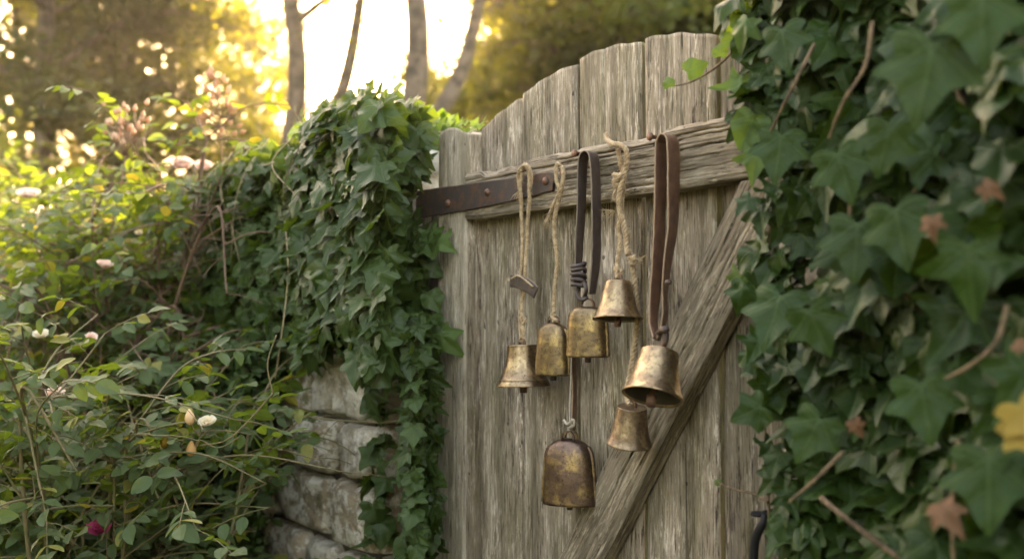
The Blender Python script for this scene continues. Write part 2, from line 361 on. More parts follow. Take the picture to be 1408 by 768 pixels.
N = NT('rubble_stone'); p = N.obj(); t = N.attr('tint')
a = N.noise(p, 9, 5, 0.6); b = N.noise(p, 34, 6, 0.68); c = N.noise(N.mapping(p, (1, 1, 1), (5, 2, 1)), 24, 8, 0.75, 0.0); d = N.noise(p, 150, 4)
col = N.ramp(N.math('ADD', N.math('MULTIPLY', t, 0.6), N.math('MULTIPLY', a, 0.4)), [(0.15, (0.26, 0.21, 0.15)), (0.38, (0.42, 0.33, 0.23)), (0.55, (0.46, 0.40, 0.32)), (0.75, (0.54, 0.47, 0.37)), (0.9, (0.36, 0.25, 0.17))])
col = N.mix(N.math('MULTIPLY', N.maprange(b, 0.46, 0.66), 0.65), col, (0.14, 0.11, 0.08))
col = N.mix(N.math('MULTIPLY', N.maprange(c, 0.47, 0.56), 0.85), col, (0.70, 0.66, 0.58))
col = N.mix(N.math('MULTIPLY', N.maprange(N.noise(N.mapping(p, (1, 1, 1), (9, 9, 1)), 12, 5, 0.6), 0.60, 0.72), 0.7), col, (0.07, 0.085, 0.022))
h = N.math('ADD', N.math('MULTIPLY', b, 1.0), N.math('MULTIPLY', d, 0.4))
M['stone'] = N.done(N.pbsdf(Base_Color=col, Roughness=0.92, Normal=N.bump(h, 1.0, 0.012), Specular_IOR_Level=0.2))
M['mortar'] = simple_mat('earth_mortar', (0.06, 0.048, 0.034), (0.13, 0.105, 0.075), 40, 0.95, 0.004)
N = NT('meadow_ground'); p = N.obj()
a = N.noise(p, 1.5, 6, 0.6); b = N.noise(p, 30, 5, 0.7)
col = N.mix(N.maprange(a, 0.4, 0.65), (0.045, 0.065, 0.02), (0.10, 0.085, 0.045)); col = N.mix(N.math('MULTIPLY', b, 0.4), col, (0.03, 0.03, 0.012))
M['ground'] = N.done(N.pbsdf(Base_Color=col, Roughness=0.95, Normal=N.bump(b, 0.8, 0.03)))

# ------------------------------------------------------------------ ground
g = MB(); n = 60; e = np.sign(np.linspace(-1, 1, n)) * np.abs(np.linspace(-1, 1, n)) ** 2.2 * 90
X, Y = np.meshgrid(e, e, indexing='ij')
Zg = (fbm(np.stack([X.ravel() * 0.25, Y.ravel() * 0.25, X.ravel() * 0], -1), 5) - 0.5) * 0.16
V = np.stack([X.ravel(), Y.ravel(), Zg], -1)
i = np.arange(n - 1)[:, None] * n; j = np.arange(n - 1)[None]
g.add(V, np.stack([i + j, i + n + j, i + n + j + 1, i + j + 1], -1).reshape(-1, 4))
tag(g.build('ground', M['ground']), kind='structure')

# ------------------------------------------------------------------ stone walls
def stone(mb, c, size, seed, nu=28, nv=14):
    u = np.linspace(0, 2 * np.pi, nu, endpoint=False); v = np.linspace(-np.pi / 2, np.pi / 2, nv)
    e1 = 0.24
    sp = lambda a: np.sign(a) * np.abs(a) ** e1
    cu, su = sp(np.cos(u)), sp(np.sin(u)); cv, sv = sp(np.cos(v)), sp(np.sin(v))
    # rings around the outward axis y, so the rough face shows
    P = np.stack([cv[:, None] * cu[None], np.repeat(sv[:, None], nu, 1), cv[:, None] * su[None]], -1).reshape(-1, 3)
    P = P * np.array(size) / 2
    q = P / 0.07 + seed * 7.1
    dd = (fbm(q, seed, 4) - 0.5)
    P = P * (1 + 0.10 * dd[:, None] * np.array([1, 1, 1]))
    P[:, 0] += (fbm(P / 0.1 + 3 * seed, seed + 9) - 0.5) * 0.035 + P[:, 2] * (hsh(np.array([seed]), np.array([1]), np.array([2]), 3)[0] - 0.5) * 0.3
    P[:, 2] += (fbm(P / 0.1 + 5 * seed, seed + 19) - 0.5) * 0.022
    P[:, 1] += (fbm(P / 0.05 + 5 * seed, seed + 29, 4) - 0.5) * 0.05
    i = np.arange(nv - 1)[:, None] * nu; j = np.arange(nu)[None]; j2 = (j + 1) % nu
    mb.add(P + np.array(c), np.stack([i + j, i + j2, i + nu + j2, i + nu + j], -1).reshape(-1, 4), None, hsh(np.array([seed]), np.array([5]), np.array([7]), 11)[0])
def wall(mb, x0, x1, ztop, face, depth, seed, hi=True, cap=True):
    z = 0.0; k = seed * 1000; rr = random.Random(seed)
    while z < ztop - 0.03:
        h = rr.uniform(0.075, 0.17); h = min(h, ztop - z)
        if ztop - z - h < 0.05: h = ztop - z
        x = x0 - rr.uniform(0, 0.02)
        while x < x1 - 0.02:
            L = rr.uniform(0.13, 0.36) * (1.0 if hi else 1.6); L = min(L, x1 - x)
            if x1 - x - L < 0.08: L = x1 - x
            k += 1
            stone(mb, (x + L / 2, face + depth / 2 + rr.uniform(-0.012, 0.012), z + h / 2), (L * 0.985, depth, h * 0.975), k, 28 if hi else 16, 14 if hi else 8)
            x += L
        z += h
def boxmesh(mb, lo, hi, **kw):
    a, b = np.array(lo, float), np.array(hi, float)
    V = np.array([[x, y, z] for x in (a[0], b[0]) for y in (a[1], b[1]) for z in (a[2], b[2])])
    F = np.array([[0, 1, 3, 2], [4, 6, 7, 5], [0, 4, 5, 1], [2, 3, 7, 6], [0, 2, 6, 4], [1, 5, 7, 3]])
    mb.add(V, F, **kw)
sw = thing('stone_wall', (-3.0, 0.15, 0), 'rubble stone wall left of the gate, lichened stones showing between the ivy', 'wall')
s = MB(); wall(s, -1.0, -0.09, 1.91, -0.125, 0.44, 2); wall(s, -7.6, -1.0, 1.87, 0.03, 0.30, 3, False); s.build('stonework', M['stone'], sw)
s = MB(); boxmesh(s, (-7.55, 0.075, 0), (-0.99, 0.30, 1.82)); boxmesh(s, (-0.985, -0.085, 0), (-0.125, 0.29, 1.85)); s.build('mortar', M['mortar'], sw, False)
sw2 = thing('stone_wall', (1.6, 0.15, 0), 'rubble stone wall on the latch side, nearly all buried in broad ivy', 'wall')
s = MB(); wall(s, 0.985, 3.2, 2.2, -0.03, 0.34, 5); s.build('stonework', M['stone'], sw2)
s = MB(); boxmesh(s, (0.965, 0.036, 0), (3.15, 0.27, 2.15)); s.build('mortar', M['mortar'], sw2, False)

# ------------------------------------------------------------------ gate
def ringrect(w_, t_, n, m_, r=0.003):
    """perimeter of a board section: starts back-left, front is -y.  returns pts (k,2), outward normal, side id"""
    pts = []; nr = []; sid = []
    hw = w_ / 2
    for q in np.linspace(-hw, hw, n): pts.append((q, -t_)); nr.append((0, -1)); sid.append(0)
    for q in np.linspace(-t_, 0, m_)[1:]: pts.append((hw, q)); nr.append((1, 0)); sid.append(1)
    for q in np.linspace(hw, -hw, 6)[1:]: pts.append((q, 0)); nr.append((0, 1)); sid.append(2)
    for q in np.linspace(0, -t_, m_)[1:-1]: pts.append((-hw, q)); nr.append((-1, 0)); sid.append(3)
    return np.array(pts), np.array(nr, float), np.array(sid)
def board(w_, t_, L0, Ltop, seed, nl=120, n=60, m_=7, grain=0.0009, crk=(), wob=0.002, chip=0.0, lfun=None):
    """local x across, -y front face at -t_, z along.  Ltop: function x->top z.  crk: list of (x, z0, z1, width, depth)"""
    pts, nr, sid = ringrect(w_, t_, n, m_)
    k = len(pts); s = np.linspace(0, 1, nl)
    if lfun is not None: s = lfun(s)
    x = pts[:, 0]; top = np.array([Ltop(a) for a in x])
    Zc = L0 + (top[None] - L0) * s[:, None]
    Xc = np.repeat(x[None], nl, 0); Yc = np.repeat(pts[None, :, 1], nl, 0)
    flat = lambda a: a.ravel()
    P = np.stack([flat(Xc), flat(Yc), flat(Zc)], -1)
    q = np.stack([P[:, 0] * 330, P[:, 1] * 330, P[:, 2] * 9], -1) + seed * 13.7
    gr = fbm(q, seed, 3)
    q2 = np.stack([P[:, 0] * 120, P[:, 1] * 120, P[:, 2] * 2.2], -1) + seed * 5.1
    g2 = fbm(q2, seed + 3, 3)
    q3 = np.stack([P[:, 0] * 0, P[:, 1] * 3, P[:, 2] * 9], -1) + seed * 3.3
    disp = -grain * (1 - gr) * 1.6 - grain * 2.2 * sstep(0.42, 0.25, g2) - grain * sstep(0.5, 0.7, g2) * 0.6
    tint = np.full(len(P), 0.5)
    for (cx, z0, z1, cw, cd) in crk:
        cxx = cx + (fbm(np.stack([P[:, 2] * 14, P[:, 2] * 0, P[:, 2] * 0 + seed], -1), seed + 21, 3) - 0.5) * 0.009
        fade = sstep(z0, z0 + 0.05, P[:, 2]) * sstep(z1, z1 - 0.05, P[:, 2])
        d = np.abs(P[:, 0] - cxx); inn = sstep(cw * .7, cw * 0.2, d) * fade * np.repeat((sid == 0)[None], nl, 0).ravel()
        cd = cd * 0.6; disp -= cd * inn; tint = np.minimum(tint, 0.5 - 0.5 * inn)
    nn = np.tile(nr, (nl, 1)); P[:, 0] += nn[:, 0] * disp; P[:, 1] += nn[:, 1] * disp
    # worn arrises
    hw = w_ / 2
    ex = sstep(0.010, 0.0, hw - np.abs(P[:, 0])); P[:, 1] += np.where(P[:, 1] < -t_ * 0.5, ex ** 2 * 0.004, 0)
    wv = (fbm(q3, seed + 5, 3) - 0.5) * 2 * wob
    P[:, 0] += wv * np.sign(P[:, 0]) * sstep(hw * 0.5, hw, np.abs(P[:, 0]))
    if chip > 0:
        cc = sstep(0.50, 0.78, fbm(np.stack([P[:, 2] * 11, P[:, 1] * 30, P[:, 2] * 0 + seed], -1), seed + 7, 4))
        P[:, 0] -= chip * cc * sstep(hw * 0.45, hw, -P[:, 0] if False else P[:, 0])
    per = np.concatenate([[0], np.cumsum(np.linalg.norm(np.diff(pts, axis=0), axis=1))])
    uv = np.stack([np.tile(per, nl) + seed * 0.77, P[:, 2] + seed * 1.31], -1)
    i = np.arange(nl - 1)[:, None] * k; j = np.arange(k)[None]; j2 = (j + 1) % k
    F = np.stack([i + j, i + j2, i + k + j2, i + k + j], -1)
    mid = np.repeat((sid == 1)[None], nl - 1, 0)
    Fa = F.reshape(-1, 4)[~mid.ravel()]; Fb = F.reshape(-1, 4)[mid.ravel()]
    return P, Fa, Fb, uv, k, nl, tint
def add_board(name, mat, parent, M4, edge=None, **kw):
    P, Fa, Fb, uv, k, nl, tint = board(**kw)
    P = P @ M4[:3, :3].T + M4[:3, 3]
    mb = MB(); mb.add(P, [Fa, np.arange(k)[None, ::-1], (np.arange(k) + (nl - 1) * k)[None]], uv, tint, 0)
    mb.f.append(Fb); mb.fm.append(np.full(len(Fb), 1))
    return mb.build(name, [M[mat], M[edge or mat]], parent)
def xf(loc, ang=0.0):     # rotation about y (in the gate's plane)
    c, s_ = math.cos(ang), math.sin(ang)
    m_ = np.eye(4); m_[:3, :3] = [[c, 0, s_], [0, 1, 0], [-s_, 0, c]]; m_[:3, 3] = loc; return m_
gate = thing('wooden_gate', (0.48, 0, 0), 'weathered grey board gate with arched top, rail, diagonal brace and rusty hinge strap', 'gate')
bnd = [G(p_, 120)[0] for p_ in (658, 716.5, 793.5, 883, 985.5)] + [0.985]
tops = [((659, 177), (715, 131)), ((717, 127), (793, 82)), ((794, 76), (882, 51)), ((884, 48), (984, 42)), ((986, 43), (1020, 56))]
lz = lambda s_: np.where(s_ < 0.15, s_ / 0.15 * 0.42, 0.42 + (s_ - 0.15) / 0.85 * 0.58)
cracks = [[(0.02, 1.8, 2.2, 0.0035, 0.006)], [(0.03, 0.9, 1.5, 0.003, 0.005)], [(-0.01, 1.4, 2.3, 0.0035, 0.008), (0.05, 1.0, 1.5, 0.003, 0.006)],
          [(0.012, 1.72, 2.3, 0.003, 0.007), (-0.04, 1.0, 1.5, 0.003, 0.005)], [(0.0, 1.1, 1.6, 0.003, 0.005)]]
for i_, (x0, x1) in enumerate(zip(bnd[:-1], bnd[1:])):
    A, B = G(*tops[i_][0]), G(*tops[i_][1]); xc = (x0 + x1) / 2; gap = (0.006, 0.005, 0.009, 0.007, 0.004)[i_]
    f = lambda x, A=A, B=B, xc=xc: A[2] + (B[2] - A[2]) * (x + xc - A[0]) / (B[0] - A[0]) - 0.006 * ((x) / 0.08) ** 2 + 0.0012 * math.sin(x * 95 + xc * 9)
    yo = (0.002, -0.001, 0.001, 0.0, 0.004)[i_]
    add_board('plank', 'plank', gate, xf((xc - gap / 2 + 0.001, 0.026 + yo, 0)), 'moss_edge', w_=x1 - x0 - gap, t_=0.026, L0=0.06, Ltop=f, seed=11 + i_, nl=200, n=72, crk=cracks[i_], lfun=lz, wob=0.0022)
# hinge stile, its front flush with the rail
xs0, xs1 = G(600, 500, 0.04)[0], G(638, 500, 0.04)[0]
ts = G(620, 175, 0.04)[2]
add_board('stile', 'stile', gate, xf(((xs0 + xs1) / 2, 0.02, 0)), 'plank', w_=xs1 - xs0, t_=0.060, L0=0.06,
          Ltop=lambda x: ts - 0.010 * ((x + 0.008) / 0.045) ** 2, seed=31, nl=200, n=46, m_=12, crk=[(0.02, 1.0, 1.6, 0.003, 0.004)], lfun=lz)
# board behind the stile closes the hinge side
add_board('plank', 'plank', gate, xf(((0.012 + bnd[0]) / 2 - 0.004, 0.026, 0)), 'moss_edge', w_=bnd[0] - 0.012 - 0.010, t_=0.024, L0=0.06,
          Ltop=lambda x: ts - 0.004 - x * 0.05, seed=41, nl=160, n=50, crk=[], lfun=lz)
# rail: local z runs along world +x ; local x -> world -z ... built with its own frame
def inplane(p0, p1, depth_front, thick):
    d = unit(p1 - p0); m_ = np.eye(4)
    m_[:3, 2] = d; m_[:3, 1] = (0, 1, 0); m_[:3, 0] = np.cross((0, 1, 0), d); m_[:3, 3] = p0; m_[1, 3] = depth_front + thick; return m_
TR = 0.040
ra, rb = G(639, 238.5, TR), G(640, 303, TR); rc, rd = G(1005, 157, TR), G(1028, 245.5, TR)
zt = lambda x: ra[2] + (rc[2] - ra[2]) * (x - ra[0]) / (rc[0] - ra[0]); zb = lambda x: rb[2] + (rd[2] - rb[2]) * (x - rb[0]) / (rd[0] - rb[0])
xr0, xr1 = xs1 + 0.001, 1.02
z0_, z1_ = (zt(xr0) + zb(xr0)) / 2, (zt(xr1) + zb(xr1)) / 2
hr = (zt(0.5) - zb(0.5)); p0, p1 = np.array([xr0, 0, z0_]), np.array([xr1, 0, z1_]); Lr = np.linalg.norm(p1 - p0)
m4 = inplane(p0, p1, -TR, TR - 0.001)
# local +x = cross(y, d) = points down (-z)... keep the chipped edge upward by mirroring
m4[:3, 0] *= -1; m4[:3, 1] *= 1
P, Fa, Fb, uv, k, nl, tint = board(hr, TR - 0.001, 0.0, lambda x: Lr, 51, nl=420, n=70, m_=22, grain=0.0013, wob=0.003, chip=0.012,
    crk=[(0.028, 0.05, 0.9, 0.0022, 0.008), (0.012, 0.35, 0.93, 0.0022, 0.010), (-0.004, 0.3, 0.75, 0.002, 0.007), (0.036, 0.3, 0.95, 0.003, 0.012), (-0.022, 0.5, 0.93, 0.0018, 0.006), (-0.034, 0.1, 0.6, 0.0018, 0.005)])
P = P @ m4[:3, :3].T + m4[:3, 3]
mb = MB(); fl = lambda F: F[:, ::-1]
mb.add(P, [fl(Fa), np.arange(k)[None], (np.arange(k) + (nl - 1) * k)[None, ::-1], fl(Fb)], uv, tint)
mb.build('rail', M['rail'], gate)
# diagonal brace
bl0, bl1 = G(1012, 250, TR), G(765, 768, TR); br0, br1 = G(1007, 414, TR), G(828, 768, TR)
d = unit(bl0 - bl1); wB = abs(np.dot((br1 - bl1), np.cross((0, 1, 0), d))); wB2 = abs(np.dot((br0 - bl0), np.cross((0, 1, 0), d))); wB = (wB + wB2) / 2
cross = np.cross((0, 1, 0), d)
mid = (bl0 + bl1) / 2 + cross * wB / 2 * np.sign(np.dot(br1 - bl1, cross))
hi_t = (zb(0.9) - 0.002 - mid[2]) / d[2]
p0 = mid - d * 1.15; p1 = mid + d * (hi_t + 0.07); Lb = np.linalg.norm(p1 - p0)
m4 = inplane(p0, p1, -TR + 0.0015, TR - 0.003)
hb = lambda x: Lb - 0.07 + (x if m4[0, 0] * 1 > 0 else x) * 0 - x * (d[0] / d[2]) * -1 * 0
# the top is cut level under the rail
def cut(x):
    q = p0 + m4[:3, 0] * x
    zr = lambda L: zb((q + d * L)[0]) - 0.002
    L = Lb
    for _ in range(6): L = (zr(L) - q[2]) / d[2]
    return L
P, Fa, Fb, uv, k, nl, tint = board(wB, TR - 0.003, 0.0, cut, 61, nl=420, n=64, m_=16, grain=0.0015, wob=0.002,
    crk=[(0.0, 0.9, 1.5, 0.0025, 0.006), (0.025, 0.7, 1.2, 0.002, 0.005), (-0.02, 1.1, 1.7, 0.002, 0.006), (0.01, 0.2, 0.8, 0.002, 0.005)])
P = P @ m4[:3, :3].T + m4[:3, 3]
mb = MB(); mb.add(P, [Fa, np.arange(k)[None, ::-1], (np.arange(k) + (nl - 1) * k)[None], Fb], uv, tint); mb.build('brace', M['brace'], gate)
# hinge strap
OS = TR + 0.0015
sa = [G(572, 262, OS + .004), G(640, 253, OS + .004), G(700, 244.5, OS + .004), G(752, 236.5, OS + .004), G(763, 240, OS + .004), G(760, 252, OS + .004)]
sb_ = [G(572, 300, OS + .004), G(640, 289, OS + .004), G(700, 277, OS + .004), G(752, 264, OS + .004), G(759, 262, OS + .004), G(759.5, 258, OS + .004)]
A, B = cr(sa, 10), cr(sb_, 10); A[:, 2] += (vn(A * 60, 3) - 0.5) * 0.0015; B[:, 2] += (vn(B * 60, 4) - 0.5) * 0.0015
dz = np.array([0, 0.005, 0]); bev = 0.0012
up = unit(A - B) * bev
ring = np.stack([A + dz, A + dz * 0.2 - 0, A - up, A * 0.5 + B * 0.5, B + up, B + dz * 0.2, B + dz], 1)
V, F = ringloft(ring, True, True, True)
mb = MB(); mb.add(V, F); hs = mb.build('hinge_strap', M['iron'], gate, smooth=False)
for (px, py) in ((616, 279), (670, 264.5), (750, 249)):
    c = G(px, py, OS + 0.005); pr = [(0, -0.0062), (0.003, -0.0058), (0.0062, -0.0035), (0.0078, 0.0), (0.0075, 0.002)]
    V, F = lathe(np.array(pr)[::-1], 20); V = V + (vn(V * 400, int(px)) - 0.5)[:, None] * 0.0015
    V = np.stack([V[:, 0], V[:, 2], V[:, 1]], -1) + c
    mb = MB(); mb.add(V, F); o = mb.build('bolt', M['nail'], None)
    o.parent = hs; o.location = tuple(-np.array(gate.location))
    # strap mesh is already in the gate's frame
# handle on the latch side
h = thing('tmp', (0, 0, 0), 'x', 'x'); bpy.data.objects.remove(h)
hp = cr([G(1049, 707, 0.055), G(1051, 711, 0.058), G(1050, 718, 0.06), G(1044, 728, 0.062), G(1038, 745, 0.062), G(1037, 775, 0.062), G(1040, 815, 0.058), G(1046, 840, 0.03)], 8)
mb = MB(); V, F, uv = tube(hp, 0.0052 + 0.0012 * np.sin(np.linspace(0, 3.14, len(hp))), 12); mb.add(V, F, uv)
V, F = lathe([(0, 0.003), (0.009, 0.003), (0.0115, 0.001), (0.0115, -0.001), (0.009, -0.003), (0, -0.003)], 24); mb.add(V + G(1043, 706, 0.056), F)
hd = mb.build('handle', M['black_iron'], gate)
for py in (706, 840):
    mb = MB(); c = G(1046, py, 0.05); V, F, uv = tube(np.array([c + (0, 0.055, 0), c + (0, -0.002, 0)]), [0.006, 0.004], 10); mb.add(V, F, uv)
    mb.build('handle_mount', M['black_iron'], gate)
# hinge post
gp = thing('gate_post', (-0.06, 0.03, 0), 'thin weathered wooden post between the stone wall and the hinge side of the gate', 'post')
xp0 = G(577, 600, 0.0)[0]
add_board('post_timber', 'plank', gp, xf(((xp0 - 0.003 + xs0) / 2 - 0.006, 0.055, 0)), None, w_=xs0 - xp0 + 0.02, t_=0.045, L0=0.0, Ltop=lambda x: 1.80, seed=71, nl=140, n=24, crk=[], lfun=lz)

# ------------------------------------------------------------------ bells
def wavy(V, amt, sc_, seed):
    return V + ((fbm(V * sc_ + seed, seed, 2) - 0.5) * amt)[:, None] * unit(V * np.array([1, 1, 0.01]))
def clapper(parent, z0, z1, r, mat='nail'):
    mb = MB(); V, F, uv = tube(np.array([[0, 0, z0], [0, 0, z1 + r * 3], [0, 0, z1 + r * 2.2], [0.0, 0, z1 + r * 1.9], [0, 0, z1]]), [r * 0.45, r * 0.5, r * 0.6, r, r * 0.85], 12)
    mb.add(V, F, uv); return mb.build('clapper', M[mat], parent, local=True)
def make_bell(label, top, rim, rt, rr, mat, prof, tilt_out=0.0, group='flared bells', clap=0.012, loopr=0.008):
    """top/rim: world centres of crown and mouth"""
    axis = np.asarray(rim) - np.asarray(top); H = np.linalg.norm(axis); z = -axis / H
    y = unit(np.cross(z, (1, 0, 0))); x = np.cross(y, z)
    b = thing('bell', top, label, 'bell', group)
    m_ = Matrix(((x[0], y[0], z[0], top[0]), (x[1], y[1], z[1], top[1]), (x[2], y[2], z[2], top[2]), (0, 0, 0, 1)))
    b.rotation_euler = m_.to_euler()
    k = np.array(prof); s_ = k[:, 1]; fr = k[:, 0]
    outer = [(0.0001, 0.001), (rt * 0.6, 0.0008), (rt * 0.93, 0.0)]
    for f_, zz in zip(fr, s_): outer.append((rt + (rr - rt) * f_, -zz * H))
    inner = [(r_ * 0.93 - 0.001, z_ * 0.985 - (0.002 if i_ < 4 else 0)) for i_, (r_, z_) in enumerate(outer[2:])][::-1]
    pr = cr(np.array([(a_, b_) for a_, b_ in outer[2:]]), 5)
    pr = np.vstack([outer[0], outer[1], pr, [(rr * 0.965, -H * 1.004), (rr * 0.93, -H * 0.998)], np.array(inner)[1:], [(0.0001, inner[-1][1])]])
    ko = len(pr) - len(inner)
    V, F = lathe(pr, 72); V = wavy(V, 0.0022, 40, int(abs(top[0] * 1000)))
    F = F[0][:, ::-1]; inn_ = np.arange(len(F)) >= ko * 72
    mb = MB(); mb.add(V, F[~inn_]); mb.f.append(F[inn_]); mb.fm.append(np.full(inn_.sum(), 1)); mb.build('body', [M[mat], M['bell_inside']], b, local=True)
    a = np.linspace(-0.15, np.pi + 0.15, 14)
    mb = MB(); V, F, uv = tube(np.stack([loopr * np.cos(a), a * 0, loopr * 1.25 * np.sin(a) + 0.002], -1), 0.0024, 8); mb.add(V, F, uv)
    mb.build('crown_loop', M['nail'], b, local=True)
    clapper(b, -H * 0.3, -H - clap, rt * 0.30)
    return b
PB = [(0.02, 0.0), (0.06, 0.03), (0.05, 0.06), (0.10, 0.25), (0.22, 0.45), (0.42, 0.62), (0.66, 0.77), (0.80, 0.83), (0.86, 0.85), (0.84, 0.87), (0.93, 0.92), (1.0, 0.97), (1.0, 1.0)]
PC = [(0.02, 0.0), (0.06, 0.03), (0.08, 0.06), (0.20, 0.25), (0.38, 0.5), (0.58, 0.72), (0.72, 0.83), (0.78, 0.86), (0.80, 0.875), (0.92, 0.93), (1.0, 0.97), (1.0, 1.0)]
def pr_(px, rad_px, off): return rad_px / FPX * np.dot(G(px, 480, off) - CAM, FWD)
OB = 0.062
bell1 = make_bell('wide bronze bell hanging lowest left, on the doubled rope with the leather tab', G(718, 474, OB), G(719.5, 531, OB), pr_(718, 20, OB), pr_(718, 37.5, OB), 'bronze', PB)
OB4 = 0.075
bell4 = make_bell('small smooth bronze bell hung highest, on the rope with the knotted top', G(850, 387, OB4), G(849.5, 439, OB4 + 0.006), pr_(850, 17, OB4), pr_(850, 34.5, OB4), 'bronze', PC)
OB5 = 0.11
bell5 = make_bell('largest flared bell, tilted mouth forward at the end of the brown leather loop', G(908, 484, OB5 - 0.01), G(896.5, 546, OB5 + 0.017), pr_(908, 25.5, OB5), pr_(896, 42, OB5), 'bronze', PC, clap=0.014)
OB6 = 0.085
bell6 = make_bell('small brown bell resting against the diagonal brace under the largest bell', G(869, 559, OB6), G(865, 610, OB6 - 0.004), pr_(869, 19.5, OB6), pr_(865, 31, OB6), 'bronze_dark', PC, clap=0.008)

def make_cowbell(label, top, bot, w0, w1, dep, mat, rot=0.0, expn=2.6, group='cowbells', handle='loop', wseam=True, shoulder=0.55):
    H = abs(bot[2] - top[2]); b = thing('cowbell', top, label, 'cowbell', group); b.rotation_euler = (0, 0, rot)
    k = 72; a = np.linspace(0, 2 * np.pi, k, endpoint=False)
    sp = lambda c: np.sign(c) * np.abs(c) ** (2 / expn)
    cu, su = sp(np.cos(a)), sp(np.sin(a))
    zz = [0, 0.004, 0.02, 0.06, 0.12, 0.20, 0.32, 0.5, 0.7, 0.88, 0.965, 1.0]
    sw_ = np.interp(zz, [0, 0.004, 0.02, 0.06, 0.12, 0.20, 0.32, 1.0], [0.02, shoulder * 0.62, shoulder * 0.9, shoulder + (1 - shoulder) * 0.38, shoulder + (1 - shoulder) * 0.68, 0.90 + 0.03 * shoulder, 0.96, 1.0])
    wid = np.array([w0 + (w1 - w0) * q for q in zz]) / 2 * sw_
    dp = wid * dep
    rings = [np.stack([wi * cu, di * su, np.full(k, -z_ * H)], -1) for wi, di, z_ in zip(wid, dp, zz)]
    inner = [r_ * np.array([0.94, 0.92, 1]) - np.array([0, 0, 0.001 if i_ < 3 else 0]) for i_, r_ in list(enumerate(rings))[::-1]]
    al = np.array(rings + [rings[-1] * np.array([0.97, 0.96, 1]) - (0, 0, 0.001)] + inner)
    V, F = ringloft(al); V = wavy(V, 0.0045, 28, int(abs(top[0] * 1000) + 3))
    F = F[0][:, ::-1]; inn_ = np.arange(len(F)) >= (len(rings) + 1) * k
    mb = MB(); mb.add(V, F[~inn_]); mb.f.append(F[inn_]); mb.fm.append(np.full(inn_.sum(), 1))
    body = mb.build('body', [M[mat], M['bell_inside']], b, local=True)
    # folded seam down each narrow side
    for sgn in (1, -1):
        mb = MB(); P = np.stack([sgn * (wid[4:] * 1.0 + 0.0003), wid[4:] * 0 + 0.0, -np.array(zz[4:]) * H * 0.985], -1); P = cr(P, 6)
        T = np.array([0.0018, 0.0065, 0])
        rg = np.stack([P + (-0.002 * sgn, -T[1], 0), P + (sgn * T[0], -T[1] * 0.8, 0), P + (sgn * T[0], T[1] * 0.8, 0), P + (-0.002 * sgn, T[1], 0)], 1)
        V, F = ringloft(rg, True, True, True); mb.add(wavy(V, 0.0045, 28, int(abs(top[0] * 1000) + 3)), F)
        mb.build('side_seam', M[mat], b, smooth=False, local=True)
    mb = MB(); hr_ = w0 * 0.17 if handle == 'loop' else w0 * 0.13
    aa = np.linspace(-0.25, np.pi + 0.25, 18)
    for yo in ((0.0,) if handle == 'loop' else (-0.009, 0.009)):
        Pc = np.stack([hr_ * np.cos(aa), aa * 0 + yo, hr_ * 1.05 * np.sin(aa) + 0.001], -1)
        nrm = np.stack([np.cos(aa), aa * 0, np.sin(aa)], -1) * 0.0012; yy = np.array([0, 0.0045, 0])
        rg = np.stack([Pc + nrm + yy, Pc + nrm - yy, Pc - nrm - yy, Pc - nrm + yy], 1); V, F = ringloft(rg, True, True, True); mb.add(V, F)
    mb.build('hanging_loop', M['nail' if handle == 'loop' else mat], b, smooth=False, local=True)
    clapper(b, -H * 0.3, -H - 0.010, 0.006, 'iron')
    return b
def wpx(px, w_px, off): return 2 * pr_(px, w_px / 2, off)
cb2 = make_cowbell('narrow pitted brass cowbell on the single rope with a frayed tail', G(761, 443, 0.055), G(759.5, 515, 0.055), wpx(760, 45, .055), wpx(760, 50, .055), 0.62, 'brass', R(28), shoulder=0.45)
cb3 = make_cowbell('squat spotted brass cowbell on the dark leather strap, half behind a small bell', G(808, 421, 0.055), G(808, 490, 0.055), wpx(808, 54, .055), wpx(808, 58, .055), 0.60, 'brass', R(32), shoulder=0.62)
cb7 = make_cowbell('large brown domed cowbell hanging lowest of all, on a thin string', G(783, 602, 0.06), G(783, 692, 0.06), wpx(783, 68, .06), wpx(783, 76, .06), 0.62, 'brass_brown', R(34), handle='double', shoulder=0.46, expn=2.2)

